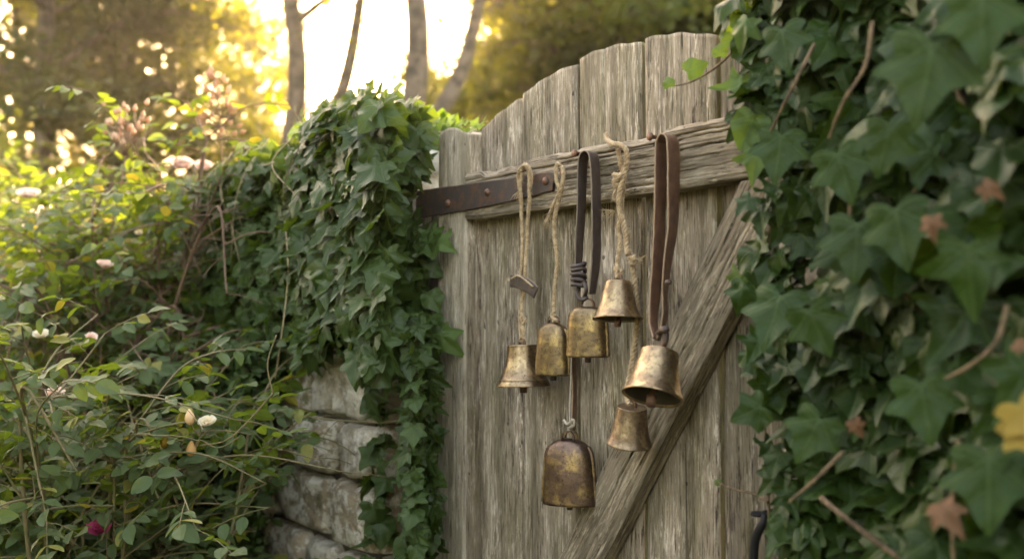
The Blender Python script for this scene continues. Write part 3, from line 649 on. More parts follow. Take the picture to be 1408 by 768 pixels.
# ------------------------------------------------------------------ ropes
def rope(mb, path, r, pitch=0.022, strands=3, sub=None, fuzz=60, seed=0, taper=None):
    P = np.asarray(path, float); L = np.concatenate([[0], np.cumsum(np.linalg.norm(np.diff(P, axis=0), axis=1))])
    n = max(8, int(L[-1] / 0.0022)); s_ = np.linspace(0, L[-1], n)
    P = np.stack([np.interp(s_, L, P[:, i_]) for i_ in range(3)], -1)
    P = P + (np.stack([vn(np.stack([s_ * 25, s_ * 0 + i_, s_ * 0], -1), seed + i_) for i_ in range(3)], -1) - 0.5) * r * 1.0
    T, Nn, B = frames(P); rg = random.Random(seed)
    tp = np.ones(n) if taper is None else np.interp(np.linspace(0, 1, n), *taper)
    for q in range(strands):
        ph = 2 * np.pi * q / strands + s_ / pitch * 2 * np.pi
        rr_ = r * tp
        C_ = P + (rr_ * 0.5)[:, None] * (np.cos(ph)[:, None] * Nn + np.sin(ph)[:, None] * B)
        thick = rr_ * 0.56 * (0.9 + 0.25 * vn(np.stack([s_ * 90, s_ * 0 + q, s_ * 0], -1), seed + 7))
        V, F, uv = tube(C_, thick, 7); mb.add(V, F, uv)
    for q in range(int(fuzz)):
        i_ = rg.randrange(n); dirn = unit(np.array([rg.gauss(0, 1) for _ in range(3)]) + 0.8 * T[i_] * rg.choice((-1, 1))); l = rg.uniform(0.003, 0.011)
        st = P[i_] + unit(dirn - T[i_] * np.dot(dirn, T[i_])) * r * 0.8
        pts = np.array([st + dirn * l * t_ + np.array([rg.gauss(0, 1), rg.gauss(0, 1), rg.gauss(-0.5, 1)]) * l * 0.25 * t_ * t_ for t_ in (0, 0.35, 0.7, 1.0)])
        V, F, uv = tube(pts, [0.00022, 0.0002, 0.00016, 0.0001], 3, False); mb.add(V, F, uv)
def knot(mb, c, s_, r, seed=0, fuzz=20, rot=0.0):
    t_ = np.linspace(0, 2 * np.pi, 60)
    P = np.stack([np.sin(t_) + 2 * np.sin(2 * t_), np.cos(t_) - 2 * np.cos(2 * t_), -1.2 * np.sin(3 * t_)], -1) * s_ / 3
    c_, n_ = math.cos(rot), math.sin(rot)
    P = np.stack([P[:, 0] * c_ - P[:, 1] * n_, P[:, 2] * 0.9, P[:, 0] * n_ + P[:, 1] * c_], -1)
    rope(mb, P + np.array(c), r, 0.018, 3, None, fuzz, seed)
def frayed(mb, p, d, n, l, seed):
    rg = random.Random(seed)
    for _ in range(n):
        dd = unit(np.array(d) + np.array([rg.gauss(0, 0.28) for _ in range(3)])); ll = l * rg.uniform(0.5, 1.1)
        pts = np.array([np.array(p) + dd * ll * t_ + np.array([rg.gauss(0, 1) for _ in range(3)]) * ll * 0.08 * t_ for t_ in (0, 0.3, 0.6, 1.0)])
        V, F, uv = tube(pts, [0.0009, 0.0007, 0.0005, 0.0002], 4, False); mb.add(V, F, uv)
def nail(parent, p, l=0.02, r=0.003):
    mb = MB(); p = np.array(p); V, F, uv = tube(np.array([p + (0, l, 0), p + (0, -0.002, 0), p + (0, -0.0025, 0), p + (0, -0.005, 0)]), [r, r, r * 2, r * 1.8], 12); mb.add(V, F, uv)
    return mb.build('nail', M['nail'], parent)
RO = 0.052
r1 = thing('jute_rope', G(722, 228, RO), 'doubled jute rope carrying a curled leather tab above the left bell', 'rope', 'ropes on the rail')
mb = MB()
rope(mb, cr([G(723, 228, RO), G(718, 240, RO + .004), G(716, 290, RO), G(719, 340, RO), G(716, 385, RO), G(719, 430, RO + .004), G(719, 470, OB)], 10), 0.0036, seed=1, fuzz=110)
rope(mb, cr([G(722, 228, RO), G(729, 242, RO + .002), G(727, 290, RO + .003), G(723, 345, RO), G(721, 390, RO + .004), G(716, 430, RO), G(717, 470, OB)], 10), 0.0036, seed=2, fuzz=110)
rope(mb, cr([G(714, 262, RO + .003), G(713, 240, RO + .006), G(719, 229, RO + .010), G(727, 230, RO + .010), G(731, 244, RO + .006), G(728, 262, RO + .005)], 8), 0.0034, seed=3, fuzz=60)
rope(mb, cr([G(716, 236, RO + .01), G(722, 226, RO + .012), G(728, 238, RO + .01)], 8), 0.003, seed=13, fuzz=30)
frayed(mb, G(714, 262, RO + .003), (-0.1, -0.1, -1), 16, 0.022, 5)
rope(mb, cr([G(714, 434, RO), G(722, 440, RO + .008), G(716, 448, RO + .008), G(722, 456, RO + .006), G(718, 462, RO)], 8), 0.0032, seed=14, fuzz=40)
mb.build('strands', M['jute'], r1); nail(r1, G(723, 231, TR))
def strap(mb, pts, width, wdir, thick=0.0028, n=10, cap=True):
    P = cr(pts, n); m_ = len(P)
    wdir = np.asarray(wdir, float)
    if wdir.ndim == 1: Wd = np.repeat(wdir[None], m_, 0)
    else: Wd = np.stack([np.interp(np.linspace(0, 1, m_), np.linspace(0, 1, len(wdir)), wdir[:, i_]) for i_ in range(3)], -1)
    wd_ = np.interp(np.linspace(0, 1, m_), np.linspace(0, 1, len(np.atleast_1d(width))), np.atleast_1d(width)) if np.ndim(width) else np.full(m_, width)
    T = unit(np.gradient(P, axis=0)); Wd = unit(Wd - T * (Wd * T).sum(1, keepdims=True)); Nn = np.cross(T, Wd)
    cs = [(-.5, -.5, 1), (-.42, -.5, .5), (-.15, -.5, .5), (.15, -.5, .5), (.42, -.5, .5), (.5, -.5, 1), (.5, .5, 1), (.42, .5, .5), (.15, .5, .5), (-.15, .5, .5), (-.42, .5, .5), (-.5, .5, 1)]
    ring = np.stack([P + Wd * (wd_ * a_)[:, None] + Nn * thick * b_ * (1 if abs(a_) < .45 else .6) for a_, b_, c_ in cs], 1)
    V, F = ringloft(ring, True, cap, cap)
    V = V + (vn(V * 90, 5) - 0.5)[:, None] * 0.0008
    L = np.linspace(0, 1, m_); uv = np.stack([np.tile([c_[0] * 0.03 + .1 for c_ in cs], m_), np.repeat(L * 0.3, len(cs))], -1)
    mb.add(V, F, uv, np.tile([c_[2] if c_[2] > 0.6 else 0.4 for c_ in cs], m_))
# leather tab on the rope
mb = MB(); strap(mb, [G(702, 386, RO + .014), G(714, 387, RO + .017), G(726, 393, RO + .017), G(737, 402, RO + .015)], [0.024, 0.026, 0.026, 0.024], np.array([0.25, 0.0, 1.0]), 0.003)
tab = mb.build('leather_tab', M['leather_dark'], r1)
mb = MB(); frayed(mb, G(700, 386, RO + .016), (-0.6, 0, 0.4), 10, 0.012, 55)
rope(mb, cr([G(703, 383, RO + .02), G(712, 379, RO + .022), G(722, 385, RO + .022), G(733, 394, RO + .018)], 6), 0.0016, seed=17, fuzz=30); mb.build('tab_binding', M['jute'], r1)

r2 = thing('jute_rope', G(768, 225, RO), 'single jute rope with a loose frayed tail, above the narrow cowbell', 'rope', 'ropes on the rail')
mb = MB()
rope(mb, cr([G(766, 226, RO), G(773, 233, RO + .006), G(772, 252, RO + .006), G(765, 285, RO + .003), G(763, 320, RO), G(766, 360, RO), G(763, 400, RO), G(762, 444, 0.055)], 10), 0.0040, seed=21, fuzz=130)
rope(mb, cr([G(772, 228, RO + .004), G(766, 228, RO + .010), G(766, 248, RO + .01), G(770, 262, RO + .006), G(762, 280, RO + .004), G(755, 296, RO)], 8), 0.0034, seed=22, fuzz=50)
frayed(mb, G(755, 296, RO), (-0.45, -0.1, -1), 22, 0.028, 6); frayed(mb, G(757, 292, RO), (-0.2, -0.1, -1), 12, 0.030, 7)
rope(mb, cr([G(764, 427, .054), G(759, 434, .058), G(766, 440, .058)], 6), 0.003, seed=23, fuzz=20)
mb.build('strands', M['jute'], r2); nail(r2, G(775, 237, TR))

r4 = thing('jute_rope', G(848, 205, RO), 'thick knotted jute rope whose end sticks up past the rail', 'rope', 'ropes on the rail')
mb = MB()
rope(mb, cr([G(834, 184, RO - .004), G(836, 193, RO), G(843, 199, RO + .01), G(853, 201, RO + .012), G(860, 212, RO + .008), G(858, 236, RO + .006), G(852, 262, RO + .01), G(852, 290, RO + .008), G(858, 315, RO + .005), G(862, 330, RO + .004), G(864, 352, RO + .008)], 10), 0.0044, seed=41, fuzz=150)
rope(mb, cr([G(850, 206, RO + .004), G(853, 225, RO), G(856, 250, RO), G(854, 280, RO + .004), G(850, 310, RO + .006), G(851, 335, RO + .01), G(849, 360, RO + .016), G(849, 384, OB4)], 10), 0.0040, seed=42, fuzz=150)
rope(mb, cr([G(848, 240, RO + .01), G(846, 262, RO + .006), G(847, 275, RO + .004)], 8), 0.003, seed=46, fuzz=20)
knot(mb, G(849, 246, RO + .010), 0.0105, 0.0036, 43, 60); knot(mb, G(849, 371, RO + .018), 0.0075, 0.003, 44, 20, 0.7)
frayed(mb, G(847, 256, RO + .006), (-0.1, -0.2, -1), 14, 0.028, 8); frayed(mb, G(845, 290, RO), (-0.3, -0.5, -0.4), 8, 0.03, 18); frayed(mb, G(834, 185, RO - .004), (-0.1, -0.1, 1), 10, 0.006, 19)
mb.build('strands', M['jute'], r4); nail(r4, G(855, 207, TR))

r6 = thing('jute_rope', G(868, 340, RO), 'thin old jute rope with a frayed knot, running down behind the small bells', 'rope', 'ropes on the rail')
mb = MB()
rope(mb, cr([G(860, 315, RO), G(862, 335, RO), G(868, 356, RO + .002), G(872, 385, RO), G(875, 415, RO - .004), G(875, 445, RO - .006), G(872, 480, RO), G(866, 515, RO + .006), G(862, 540, RO + .02), G(868, 557, OB6)], 10), 0.0047, seed=61, fuzz=110)
knot(mb, G(870, 356, RO + .006), 0.0075, 0.003, 63, 60, 0.4); frayed(mb, G(877, 356, RO + .006), (1, -0.2, 0.1), 14, 0.018, 9)
mb.build('strands', M['jute'], r6)

s3 = thing('leather_strap', G(809, 212, RO), 'dark narrow leather strap looped over a nail and knotted to a squat cowbell', 'strap', 'leather straps on the rail')
mb = MB(); wd = np.array([0.25, -1, 0.0]); SO = 0.058
strap(mb, [G(795, 372, SO), G(796, 340, SO), G(799, 290, SO), G(800.5, 235, SO), G(803, 216, SO), G(810, 209, SO), G(816, 215, SO), G(818.5, 240, SO), G(820, 300, SO), G(819, 360, SO), G(814, 404, SO)], [0.020, 0.022, 0.024, 0.027, 0.028, 0.028, 0.027, 0.026, 0.026, 0.025, 0.018], wd, 0.003, 12)
mb.build('strap_loop', M['leather_dark'], s3)
mb = MB()
for q in range(5):
    a = np.linspace(0, 2 * np.pi, 26); c = G(795.5, 366 + q * 6.0, SO + 0.004)
    P = np.stack([0.0135 * np.cos(a) * (1 - 0.06 * abs(q - 2)), 0.0105 * np.sin(a), 0.0035 * np.cos(a + q) + 0.002 * np.sin(a * 2 + q)], -1) + c
    V, F, uv = tube(P, 0.0036, 8); mb.add(V, F, uv)
V, F, uv = tube(cr([G(797, 392, SO), G(793, 404, SO + .008), G(800, 412, SO + .006), G(808, 408, SO)], 8), 0.0038, 8); mb.add(V, F, uv)
V, F, uv = tube(cr([G(803, 388, SO + .004), G(806, 398, SO + .008), G(803, 410, SO)], 8), 0.0036, 8); mb.add(V, F, uv)
mb.build('leather_knot', M['leather_dark'], s3); nail(s3, G(809, 213, TR), 0.02, 0.0035).location = (0, -0.028, 0)

s5 = thing('leather_strap', G(917, 190, RO), 'broad reddish brown leather loop hanging rightmost, holding the largest bell', 'strap', 'leather straps on the rail')
mb = MB(); SO = 0.062
strap(mb, [G(902, 466, 0.085), G(898, 440, 0.075), G(902, 390, 0.066), G(906, 330, SO), G(908, 260, SO), G(909, 205, SO), G(912, 192, SO), G(918, 186, SO), G(924, 192, SO), G(926, 215, SO), G(926, 260, SO), G(925, 310, SO + .002), G(918, 360, SO + .008), G(914, 400, SO + .012), G(914, 435, SO + .016), G(905, 467, 0.088)],
      [0.014, 0.022, 0.030, 0.031, 0.031, 0.032, 0.032, 0.032, 0.032, 0.032, 0.031, 0.030, 0.030, 0.028, 0.026, 0.014],
      np.array([[0.3, -1, 0], [0.2, -1, 0], [0.2, -1, 0], [0.2, -1, 0], [0.2, -1, 0.0], [0.2, -1, 0], [0.2, -1, 0], [0.35, -1, 0], [0.55, -0.9, 0], [0.5, -1, 0]]), 0.0032, 12)
mb.build('strap_loop', M['leather_brown'], s5); nail(s5, G(917, 191, TR), 0.02, 0.0035).location = (0, -0.033, 0)
mb = MB(); V, F = lathe([(0, -0.004), (0.0045, -0.0035), (0.0055, 0), (0.0045, 0.0035), (0, 0.004)], 20); mb.add(V + G(919, 388, SO + .028), F); mb.build('stud', M['iron'], s5)
mb = MB(); V, F, uv = tube(cr([G(905, 458, .09), G(912, 452, .10), G(916, 458, .10), G(915, 470, .10), G(909, 480, .10), G(907, 487, .10)], 8), 0.0042, 10); mb.add(V, F, uv)
V, F = lathe([(0, -0.006), (0.006, -0.004), (0.0075, 0), (0.006, 0.004), (0, 0.006)], 20); mb.add(V + G(914, 453, .104), F)
mb.build('hook', M['iron'], s5)

s7 = thing('leather_strap', G(789, 490, 0.03), 'thin dark strap with a pale string, running down to the lowest cowbell', 'strap', 'leather straps on the rail')
mb = MB(); strap(mb, [G(789, 430, 0.020), G(789.5, 500, 0.022), G(790, 545, 0.026), G(788, 590, 0.04)], 0.018, np.array([0.5, -1, 0]), 0.003); mb.build('strap_length', M['leather_brown'], s7)
mb = MB(); V, F, uv = tube(cr([G(785, 440, .045), G(785.5, 500, .048), G(784, 540, .05), G(783, 578, .058)], 12), 0.0011, 6); mb.add(V, F, uv)
rope(mb, cr([G(775, 576, .062), G(780, 582, .066), G(787, 576, .066), G(788, 584, .062), G(781, 588, .06), G(783, 594, .06)], 8), 0.0024, seed=71, fuzz=30)
mb.build('string', M['string'], s7)

# ------------------------------------------------------------------ leaf templates
def leaf_template(ctrl, center, nseg, rings, fold, curl, wave=0.0, veins=(), seed=0):
    """ctrl: right-hand outline points from base to tip, mirrored. star-shaped about center"""
    c = np.array(ctrl, float); full = np.vstack([c, (c * [-1, 1])[::-1][1:]])
    P = cr(full, nseg); P = P[:-1]; k = len(P); ctr = np.array(center)
    rs = np.linspace(0, 1, rings + 1)[1:]
    V = [ctr[None]] + [ctr + (P - ctr) * r_ for r_ in rs]; V = np.vstack(V)
    base = np.array([0, 0.06]); rel = V - base; rr_ = np.linalg.norm(rel, axis=1); ang = np.abs(np.arctan2(rel[:, 0], rel[:, 1]))
    z = np.zeros(len(V))
    if len(veins):
        va = np.array(veins); dd = np.min(np.abs(ang[:, None] - va[None]), 1); z += fold * rr_ * np.sin(np.minimum(dd, 0.6)) * 1.3
    else: z += fold * np.abs(V[:, 0])
    z -= curl * rr_ ** 2
    z += wave * (vn(np.column_stack([V * 4.5, np.full(len(V), seed * 3.1)]), seed) - 0.5)
    F = [np.array([[0, 1 + j_, 1 + (j_ + 1) % k] for j_ in range(k)])]
    q = []
    for r_ in range(rings - 1):
        a = 1 + r_ * k; q += [[a + j_, a + k + j_, a + k + (j_ + 1) % k, a + (j_ + 1) % k] for j_ in range(k)]
    if q: F.append(np.array(q))
    F = [f[:, ::-1] for f in F]
    return np.column_stack([V, z]), F, V.copy()
IVY1 = [(0.0, 0.06), (0.12, -0.05), (0.30, -0.11), (0.47, -0.03), (0.43, 0.12), (0.40, 0.22), (0.52, 0.31), (0.61, 0.45), (0.47, 0.51), (0.32, 0.57), (0.23, 0.72), (0.12, 0.90), (0.0, 1.04)]
IVY2 = [(0.0, 0.04), (0.12, 0.00), (0.30, -0.04), (0.43, 0.06), (0.46, 0.20), (0.49, 0.34), (0.50, 0.47), (0.41, 0.56), (0.31, 0.66), (0.20, 0.79), (0.09, 0.91), (0.0, 0.98)]
IVY3 = [(0.0, 0.06), (0.14, -0.08), (0.32, -0.17), (0.44, -0.17), (0.40, -0.02), (0.36, 0.14), (0.52, 0.24), (0.70, 0.34), (0.52, 0.44), (0.31, 0.50), (0.20, 0.68), (0.10, 0.90), (0.0, 1.10)]
VA = [0, 0.96, 1.75]
def mk(nseg, rings):
    out = []
    for i_, (c_, fo, cu_, wa) in enumerate(((IVY1, .16, .22, .14), (IVY2, .14, .45, .16), (IVY3, .20, .10, .18), (IVY1, .28, .75, .22), (IVY2, .34, .2, .30), (IVY3, .24, -.25, .26), (IVY1, .10, .4, .34))):
        out.append(leaf_template(c_, (0, 0.22), nseg, rings, fo, cu_, wa, VA, i_ + 1))
    return out
IVY_HI, IVY_LO = mk(3, 4), mk(1, 2)
ROSE = [(0.0, 0.0), (0.16, 0.08), (0.29, 0.27), (0.32, 0.48), (0.24, 0.72), (0.12, 0.90), (0.0, 1.0)]
ROSE_T = [leaf_template(ROSE, (0, 0.45), 2, 2, 0.30, c_, 0.06, (), s_) for c_, s_ in ((0.15, 1), (0.35, 2), (0.05, 3))]
def scatter(mb, T, pos, nrm, tip, sc_, tint):
    X_, Y_, Z_ = orient(nrm, tip); sel = rng.integers(0, len(T), len(pos))
    for q in range(len(T)):
        m_ = sel == q
        if m_.any(): batch(mb, T[q], pos[m_], X_[m_], Y_[m_], Z_[m_], sc_[m_], tint[m_])
def rnd(n, s_=1.0): return rng.normal(0, s_, (n, 3))

# ------------------------------------------------------------------ left ivy
ivl = thing('ivy_plant', (-2.4, -0.05, 0), 'dense small-leaved green ivy draped over the top and face of the left stone wall', 'ivy')
zA = lambda py, px=490: G(px, py, 0.03)[2]
def bare_left(x, z):
    """true where the pier's stones stay bare"""
    xl = np.interp(z, [zA(760), zA(690), zA(600), zA(520), zA(465), zA(440)], [-0.72, -0.72, -0.66, -0.52, -0.47, -0.30])
    xr_ = np.interp(z, [zA(760), zA(600), zA(500), zA(465), zA(440)], [-0.19, -0.17, -0.20, -0.26, -0.28])
    a = (x > xl) & (x < xr_) & (z < zA(452))
    b = (x > -3.35) & (x < -2.55) & (z > 1.70)
    return a | b
def ivy_field(n, x0, x1, z0, z1, size, base=-0.05, bulge=0.13, seed=0):
    x = rng.uniform(x0, x1, n); z = rng.uniform(z0, z1, n)
    b = bulge * (fbm(np.stack([x * 3.3, z * 3.0, x * 0], -1), seed, 3) - 0.25) * 1.6
    lay = rng.random(n) ** 1.3 * 0.15
    y = base - np.maximum(b, 0) - 0.05 * sstep(1.3, 1.9, z) + lay
    return x, y, z
mb = MB(); my = MB()
for (n, x0, x1, z0, z1, s0, s1) in ((5600, -1.35, -0.04, 0.85, 1.94, 0.040, 0.075), (4200, -3.3, -1.3, 0.8, 1.90, 0.045, 0.08), (3200, -7.2, -3.2, 0.6, 1.90, 0.06, 0.10)):
    x, y, z = ivy_field(n, x0, x1, z0, z1, s0, seed=3)
    y = np.where((x > -1.05) & (x < -.1), np.minimum(y, -0.14 - rng.random(n) * .06), y)
    keep = ~bare_left(x + (y + .03) * 1.55, z) & ~bare_left(x, z)
    # gate opening: leaves stop ragged at the hinge side
    lim = np.interp(z, [0.9, 1.2, 1.45, 1.5, 1.62, 1.8, 2.05], [-0.07, -0.06, -0.03, -0.02, 0.02, 0.0, 0.03]) + rng.normal(0, 0.012, n)
    keep &= x < lim
    keep &= ~((fbm(np.stack([x * 8, z * 8, x * 0], -1), 55, 2) < 0.40) & (rng.random(n) < 0.6))
    # the strip beside the post is thinner
    keep &= ~((x > -0.2) & (z < 1.42) & (rng.random(n) < 0.35))
    x, y, z = x[keep], y[keep], z[keep]; k = len(x)
    y = np.where(x > -0.14, np.minimum(y, -0.075 - rng.random(k) * 0.05), y)
    nrm = np.array([0.25, -1.0, 0.75]) + rnd(k, 0.62); tip = np.array([0, -0.25, -0.9]) + rnd(k, 0.75)
    scatter(mb, IVY_LO if x1 < -1 else IVY_HI[:], np.stack([x, y, z], -1), nrm, tip, rng.uniform(s0, s1, k) * np.where(rng.random(k) < .35, .62, 1), np.clip(rng.normal(0.6, 0.32, k), 0, 1))
n = 1500; x = rng.uniform(-0.50, 0.0, n); z = rng.uniform(1.42, 1.98, n); y = -0.14 - rng.random(n) * 0.08
y = np.where(x > -0.1, -0.06 - rng.random(n) * .05, y)
zs_ = G(585, 280, 0)[2]; k = ~((np.abs(z - zs_) < .05) & (x > -.09)) & ~bare_left(x, z) & (x < np.interp(z, [1.42, 1.62, 1.8, 2.05], [-.06, -.02, -.03, .0])); x = x - y * 1.35 - .03 + rng.normal(0, .012, n); x, y, z = x[k], y[k], z[k]; k = len(x)
scatter(mb, IVY_HI, np.stack([x, y, z], -1), np.array([0.3, -1.0, 0.45]) + rnd(k, 0.35), np.array([0, -0.1, -1.0]) + rnd(k, 0.5), rng.uniform(0.05, 0.085, k), np.clip(rng.normal(0.5, 0.28, k), 0, 1))
n = 420; px_ = rng.uniform(560, 598, n); py_ = rng.uniform(430, 790, n); kk = rng.random(n) < np.interp(py_, [430, 520, 560, 640, 790], [1, .9, .55, .8, .7]) * sstep(545, 568, px_ - 8 * np.sin(py_ / 17))
P_ = np.array([G(a, b, 0.13 + 0.04 * rng.random() if a < 575 else .06 + .05 * rng.random()) for a, b in zip(px_[kk], py_[kk])]); k = len(P_)
scatter(mb, IVY_HI, P_, np.array([0.3, -1.0, 0.5]) + rnd(k, 0.45), np.array([0, -0.1, -1.0]) + rnd(k, 0.6), rng.uniform(0.032, 0.055, k), np.clip(rng.normal(0.45, 0.28, k), 0, 1))
n = 420; P_ = np.stack([rng.uniform(-0.84, -0.56, n), -0.18 - rng.random(n) * .08, rng.uniform(0.9, 1.45, n)], -1); P_[:, 0] += .02 * np.sin(P_[:, 2] * 25) + .22 * (P_[:, 2] - .95)
scatter(mb, IVY_HI, P_, np.array([0.3, -1.0, 0.6]) + rnd(n, 0.5), np.array([0, -0.1, -1.0]) + rnd(n, 0.6), rng.uniform(0.035, 0.06, n), np.clip(rng.normal(0.5, 0.3, n), 0, 1))
# crest, hanging over the wall top towards the light
n = 2800; x = -0.30 - rng.random(n) ** 1.4 * 6.6; keep = ~((x > -3.3) & (x < -2.6)); x = x[keep]; n = len(x)
th = rng.uniform(0, np.pi, n); rad = rng.uniform(0.04, 0.15, n) * np.where(x > -0.7, 0.7, 1.0) * (1 + 0.5 * fbm(np.stack([x * 4, x * 0, x * 0], -1), 8))
pos = np.stack([x, 0.10 - np.cos(th) * rad * 1.35, 1.885 + 0.085 * sstep(-1.1, -.4, x) + np.sin(th) * rad * 0.62], -1)
nrm = np.stack([x * 0 + 0.1, -np.cos(th), np.sin(th) + 0.1], -1) + rnd(n, 0.45); tip = np.stack([x * 0, -np.cos(th) * 0.8, -0.4 + x * 0], -1) + rnd(n, 0.7)
yg = rng.random(n) < np.where(th > 1.5, 0.6, 0.25); scl = rng.uniform(0.04, 0.075, n); tn = rng.random(n)
scatter(mb, IVY_LO, pos[~yg], nrm[~yg], tip[~yg], scl[~yg], tn[~yg]); scatter(my, IVY_LO, pos[yg], nrm[yg], tip[yg], scl[yg], tn[yg])
# sprigs rising above the crest and over towards the gate
stems = MB(); pale = MB()
def sprig(pts, leafs, size, mbl, smb, r0=0.0016, both=True, seed=0, hi=False, nb=(0, -1, 0.3)):
    P = cr(pts, 10); V, F, uv = tube(P, np.linspace(r0, r0 * 0.5, len(P)), 6); smb.add(V, F, uv)
    idx = np.linspace(len(P) * 0.08, len(P) - 1, leafs).astype(int); T = unit(np.gradient(P, axis=0))[idx]; n_ = len(idx)
    side = np.cross(T, np.array(nb)); sg = np.where(np.arange(n_) % 2 == 0, 1, -1)[:, None]
    tip_ = T * 0.5 + side * sg * 0.9 + rnd(n_, 0.25); tip_[-1] = T[-1]
    scatter(mbl, IVY_HI if hi else IVY_LO, P[idx] + tip_ * 0.012, np.array(nb) + rnd(n_, 0.35), tip_, size * np.linspace(1.15, 0.6, n_) * rng.uniform(0.8, 1.2, n_), rng.random(n_))
for (a, b, c_) in (((505, 190), (510, 150), (497, 118)), ((497, 185), (470, 155), (450, 160)), ((560, 195), (545, 165), (525, 150)), ((560, 195), (600, 182), (640, 182)), ((430, 200), (418, 175), (408, 158)), ((380, 230), (370, 205), (360, 196)), ((520, 175), (540, 130), (528, 118))):
    off = -0.05 if a[0] > 500 else -0.02
    sprig([G(*a, off), G(*b, off - .01), G(*c_, off)], 9, 0.045, my if c_[0] > 500 else mb, pale, 0.0018)
for q in range(12):
    px = 585 + q * 6; sprig([G(px - 12, 215, -0.09), G(px, 196, -0.08), G(px + 8, 186 - rng.uniform(0, 8), -0.09)], 5, 0.042, my, stems)
# hanging runners
for q in range(34):
    x0 = -0.15 - rng.random() ** 1.3 * 3.2; z0 = rng.uniform(1.6, 1.98); L = rng.uniform(0.25, 0.75)
    if x0 > -1.0: z0 = 1.98; L = rng.uniform(.15, .35)
    y0 = -0.17 - rng.uniform(0, 0.06)
    pts = [(x0 + rng.normal(0, .02), y0 + .05, z0), (x0 + rng.normal(0, .03), y0 - .02, z0 - L * .35), (x0 + rng.normal(0, .05), y0 - .01, z0 - L * .7), (x0 + rng.normal(0, .07), y0, z0 - L)]
    sprig(pts, int(L * 26), 0.040, mb if q % 3 else my, pale if q % 2 else stems, 0.0016)
V, F, uv = tube(cr([G(468, 250, .17), G(467, 330, .18), G(466, 400, .18), G(477, 450, .17), G(495, 480, .16), G(520, 497, .15)], 10), 0.0019, 6); pale.add(V, F, uv)
V, F, uv = tube(cr([G(392, 300, .2), G(396, 380, .22), G(386, 470, .22), G(378, 520, .2)], 10), 0.0019, 6); pale.add(V, F, uv)
V, F, uv = tube(cr([G(520, 165, .12), G(455, 190, .2), G(400, 215, .22), G(340, 235, .2)], 10), 0.0026, 6); pale.add(V, F, uv)
V, F, uv = tube(cr([G(560, 690, .03), G(566, 620, .05), G(563, 560, .05), G(570, 480, .05), G(560, 420, .05)], 10), 0.003, 6); stems.add(V, F, uv)
# leaves reaching over the stile edge
for (px, py, s_) in ((608, 330, .05), (612, 456, .055), (604, 462, .045), (600, 400, .045), (596, 330, .05), (590, 452, .05), (575, 470, .05), (600, 315, .045), (588, 360, .05), (572, 540, .045), (586, 560, .04)):
    y_ = my if px in (612, 604, 608) else mb
    scatter(y_, IVY_HI, G(px - 10, py, .07 + rng.random() * .03)[None], np.array([[.5, -1, .4]]) + rnd(1, .2), np.array([[.8, -.2, -.5]]) + rnd(1, .3), np.array([s_ * 1.15]), np.array([rng.random()]))
for q in range(60):
    x0 = rng.uniform(-6, -0.9); z0 = rng.uniform(0.7, 1.3); pts = [(x0 + rng.normal(0, .08) * t_, -0.06 - rng.random() * .05, z0 + t_ * 0.28) for t_ in range(4)]
    if x0 > -0.8: pts = [(max(min(p_[0], -0.03), -.25), p_[1], p_[2]) for p_ in pts]
    V, F, uv = tube(cr(pts, 8), rng.uniform(0.002, 0.006), 6); stems.add(V, F, uv)
mb.build('leaves', M['ivy'], ivl); tag(my.build('young_leaves', M['ivy_young'], ivl), 'bright green young ivy leaves'); stems.build('stems', M['vine'], ivl); tag(pale.build('runners', M['vine_pale'], ivl), 'pale dry hanging runners')

# ------------------------------------------------------------------ right ivy
ivr = thing('ivy_plant', (1.5, -0.1, 0), 'broad-leaved dark ivy bulging from the right wall in the near foreground', 'ivy')
zs = [G(1030, y_, .08)[2] for y_ in (768, 640, 520, 440, 400, 330, 260, 200, 120, 0)]
xsL = [G(p_, 400, .08)[0] for p_ in (1062, 1058, 1050, 1035, 1030, 1040, 1045, 1025, 1015, 1008)]
mb = MB(); my = MB()
def surf_r(x, z, lay):
    b = 0.06 + 0.17 * sstep(0.98, 1.55, x) + 0.10 * (fbm(np.stack([x * 5, z * 5, x * 0], -1), 77, 3) - 0.5)
    return -b + lay
n = 5200; x = 0.95 + rng.random(n) ** 1.15 * 1.15; z = rng.uniform(0.85, 2.25, n)
lim = np.interp(z, zs, xsL) + np.abs(rng.normal(0, 0.02, n)); k = x > lim; x, z = x[k], z[k]; n = len(x)
y = surf_r(x, z, rng.random(n) ** 1.1 * 0.24); y = np.minimum(y, -0.045 - 0.05 * rng.random(n)); xe = x + y * 1.45
stonegap = ((np.abs(xe - G(1086, 310, .0)[0]) < .034) & (np.abs(z - G(1088, 315, .05)[2]) < .05)) | ((np.abs(xe - G(1092, 600, .0)[0]) < .024) & (np.abs(z - G(1092, 600, .05)[2]) < .06))
x, z, y = x[~stonegap], z[~stonegap], y[~stonegap]; n = len(x)
nrm = np.array([0.15, -1.0, 0.55]) + rnd(n, 0.55); tip = np.array([0.05, -0.15, -1.0]) + rnd(n, 0.55)
sz = rng.uniform(0.036, 0.080, n) * np.where(x < 1.08, 0.78, 1.0)
scatter(mb, IVY_HI, np.stack([x, y, z], -1), nrm, tip, sz, np.clip(rng.normal(.33, .30, n), 0, 1))
stems = MB()
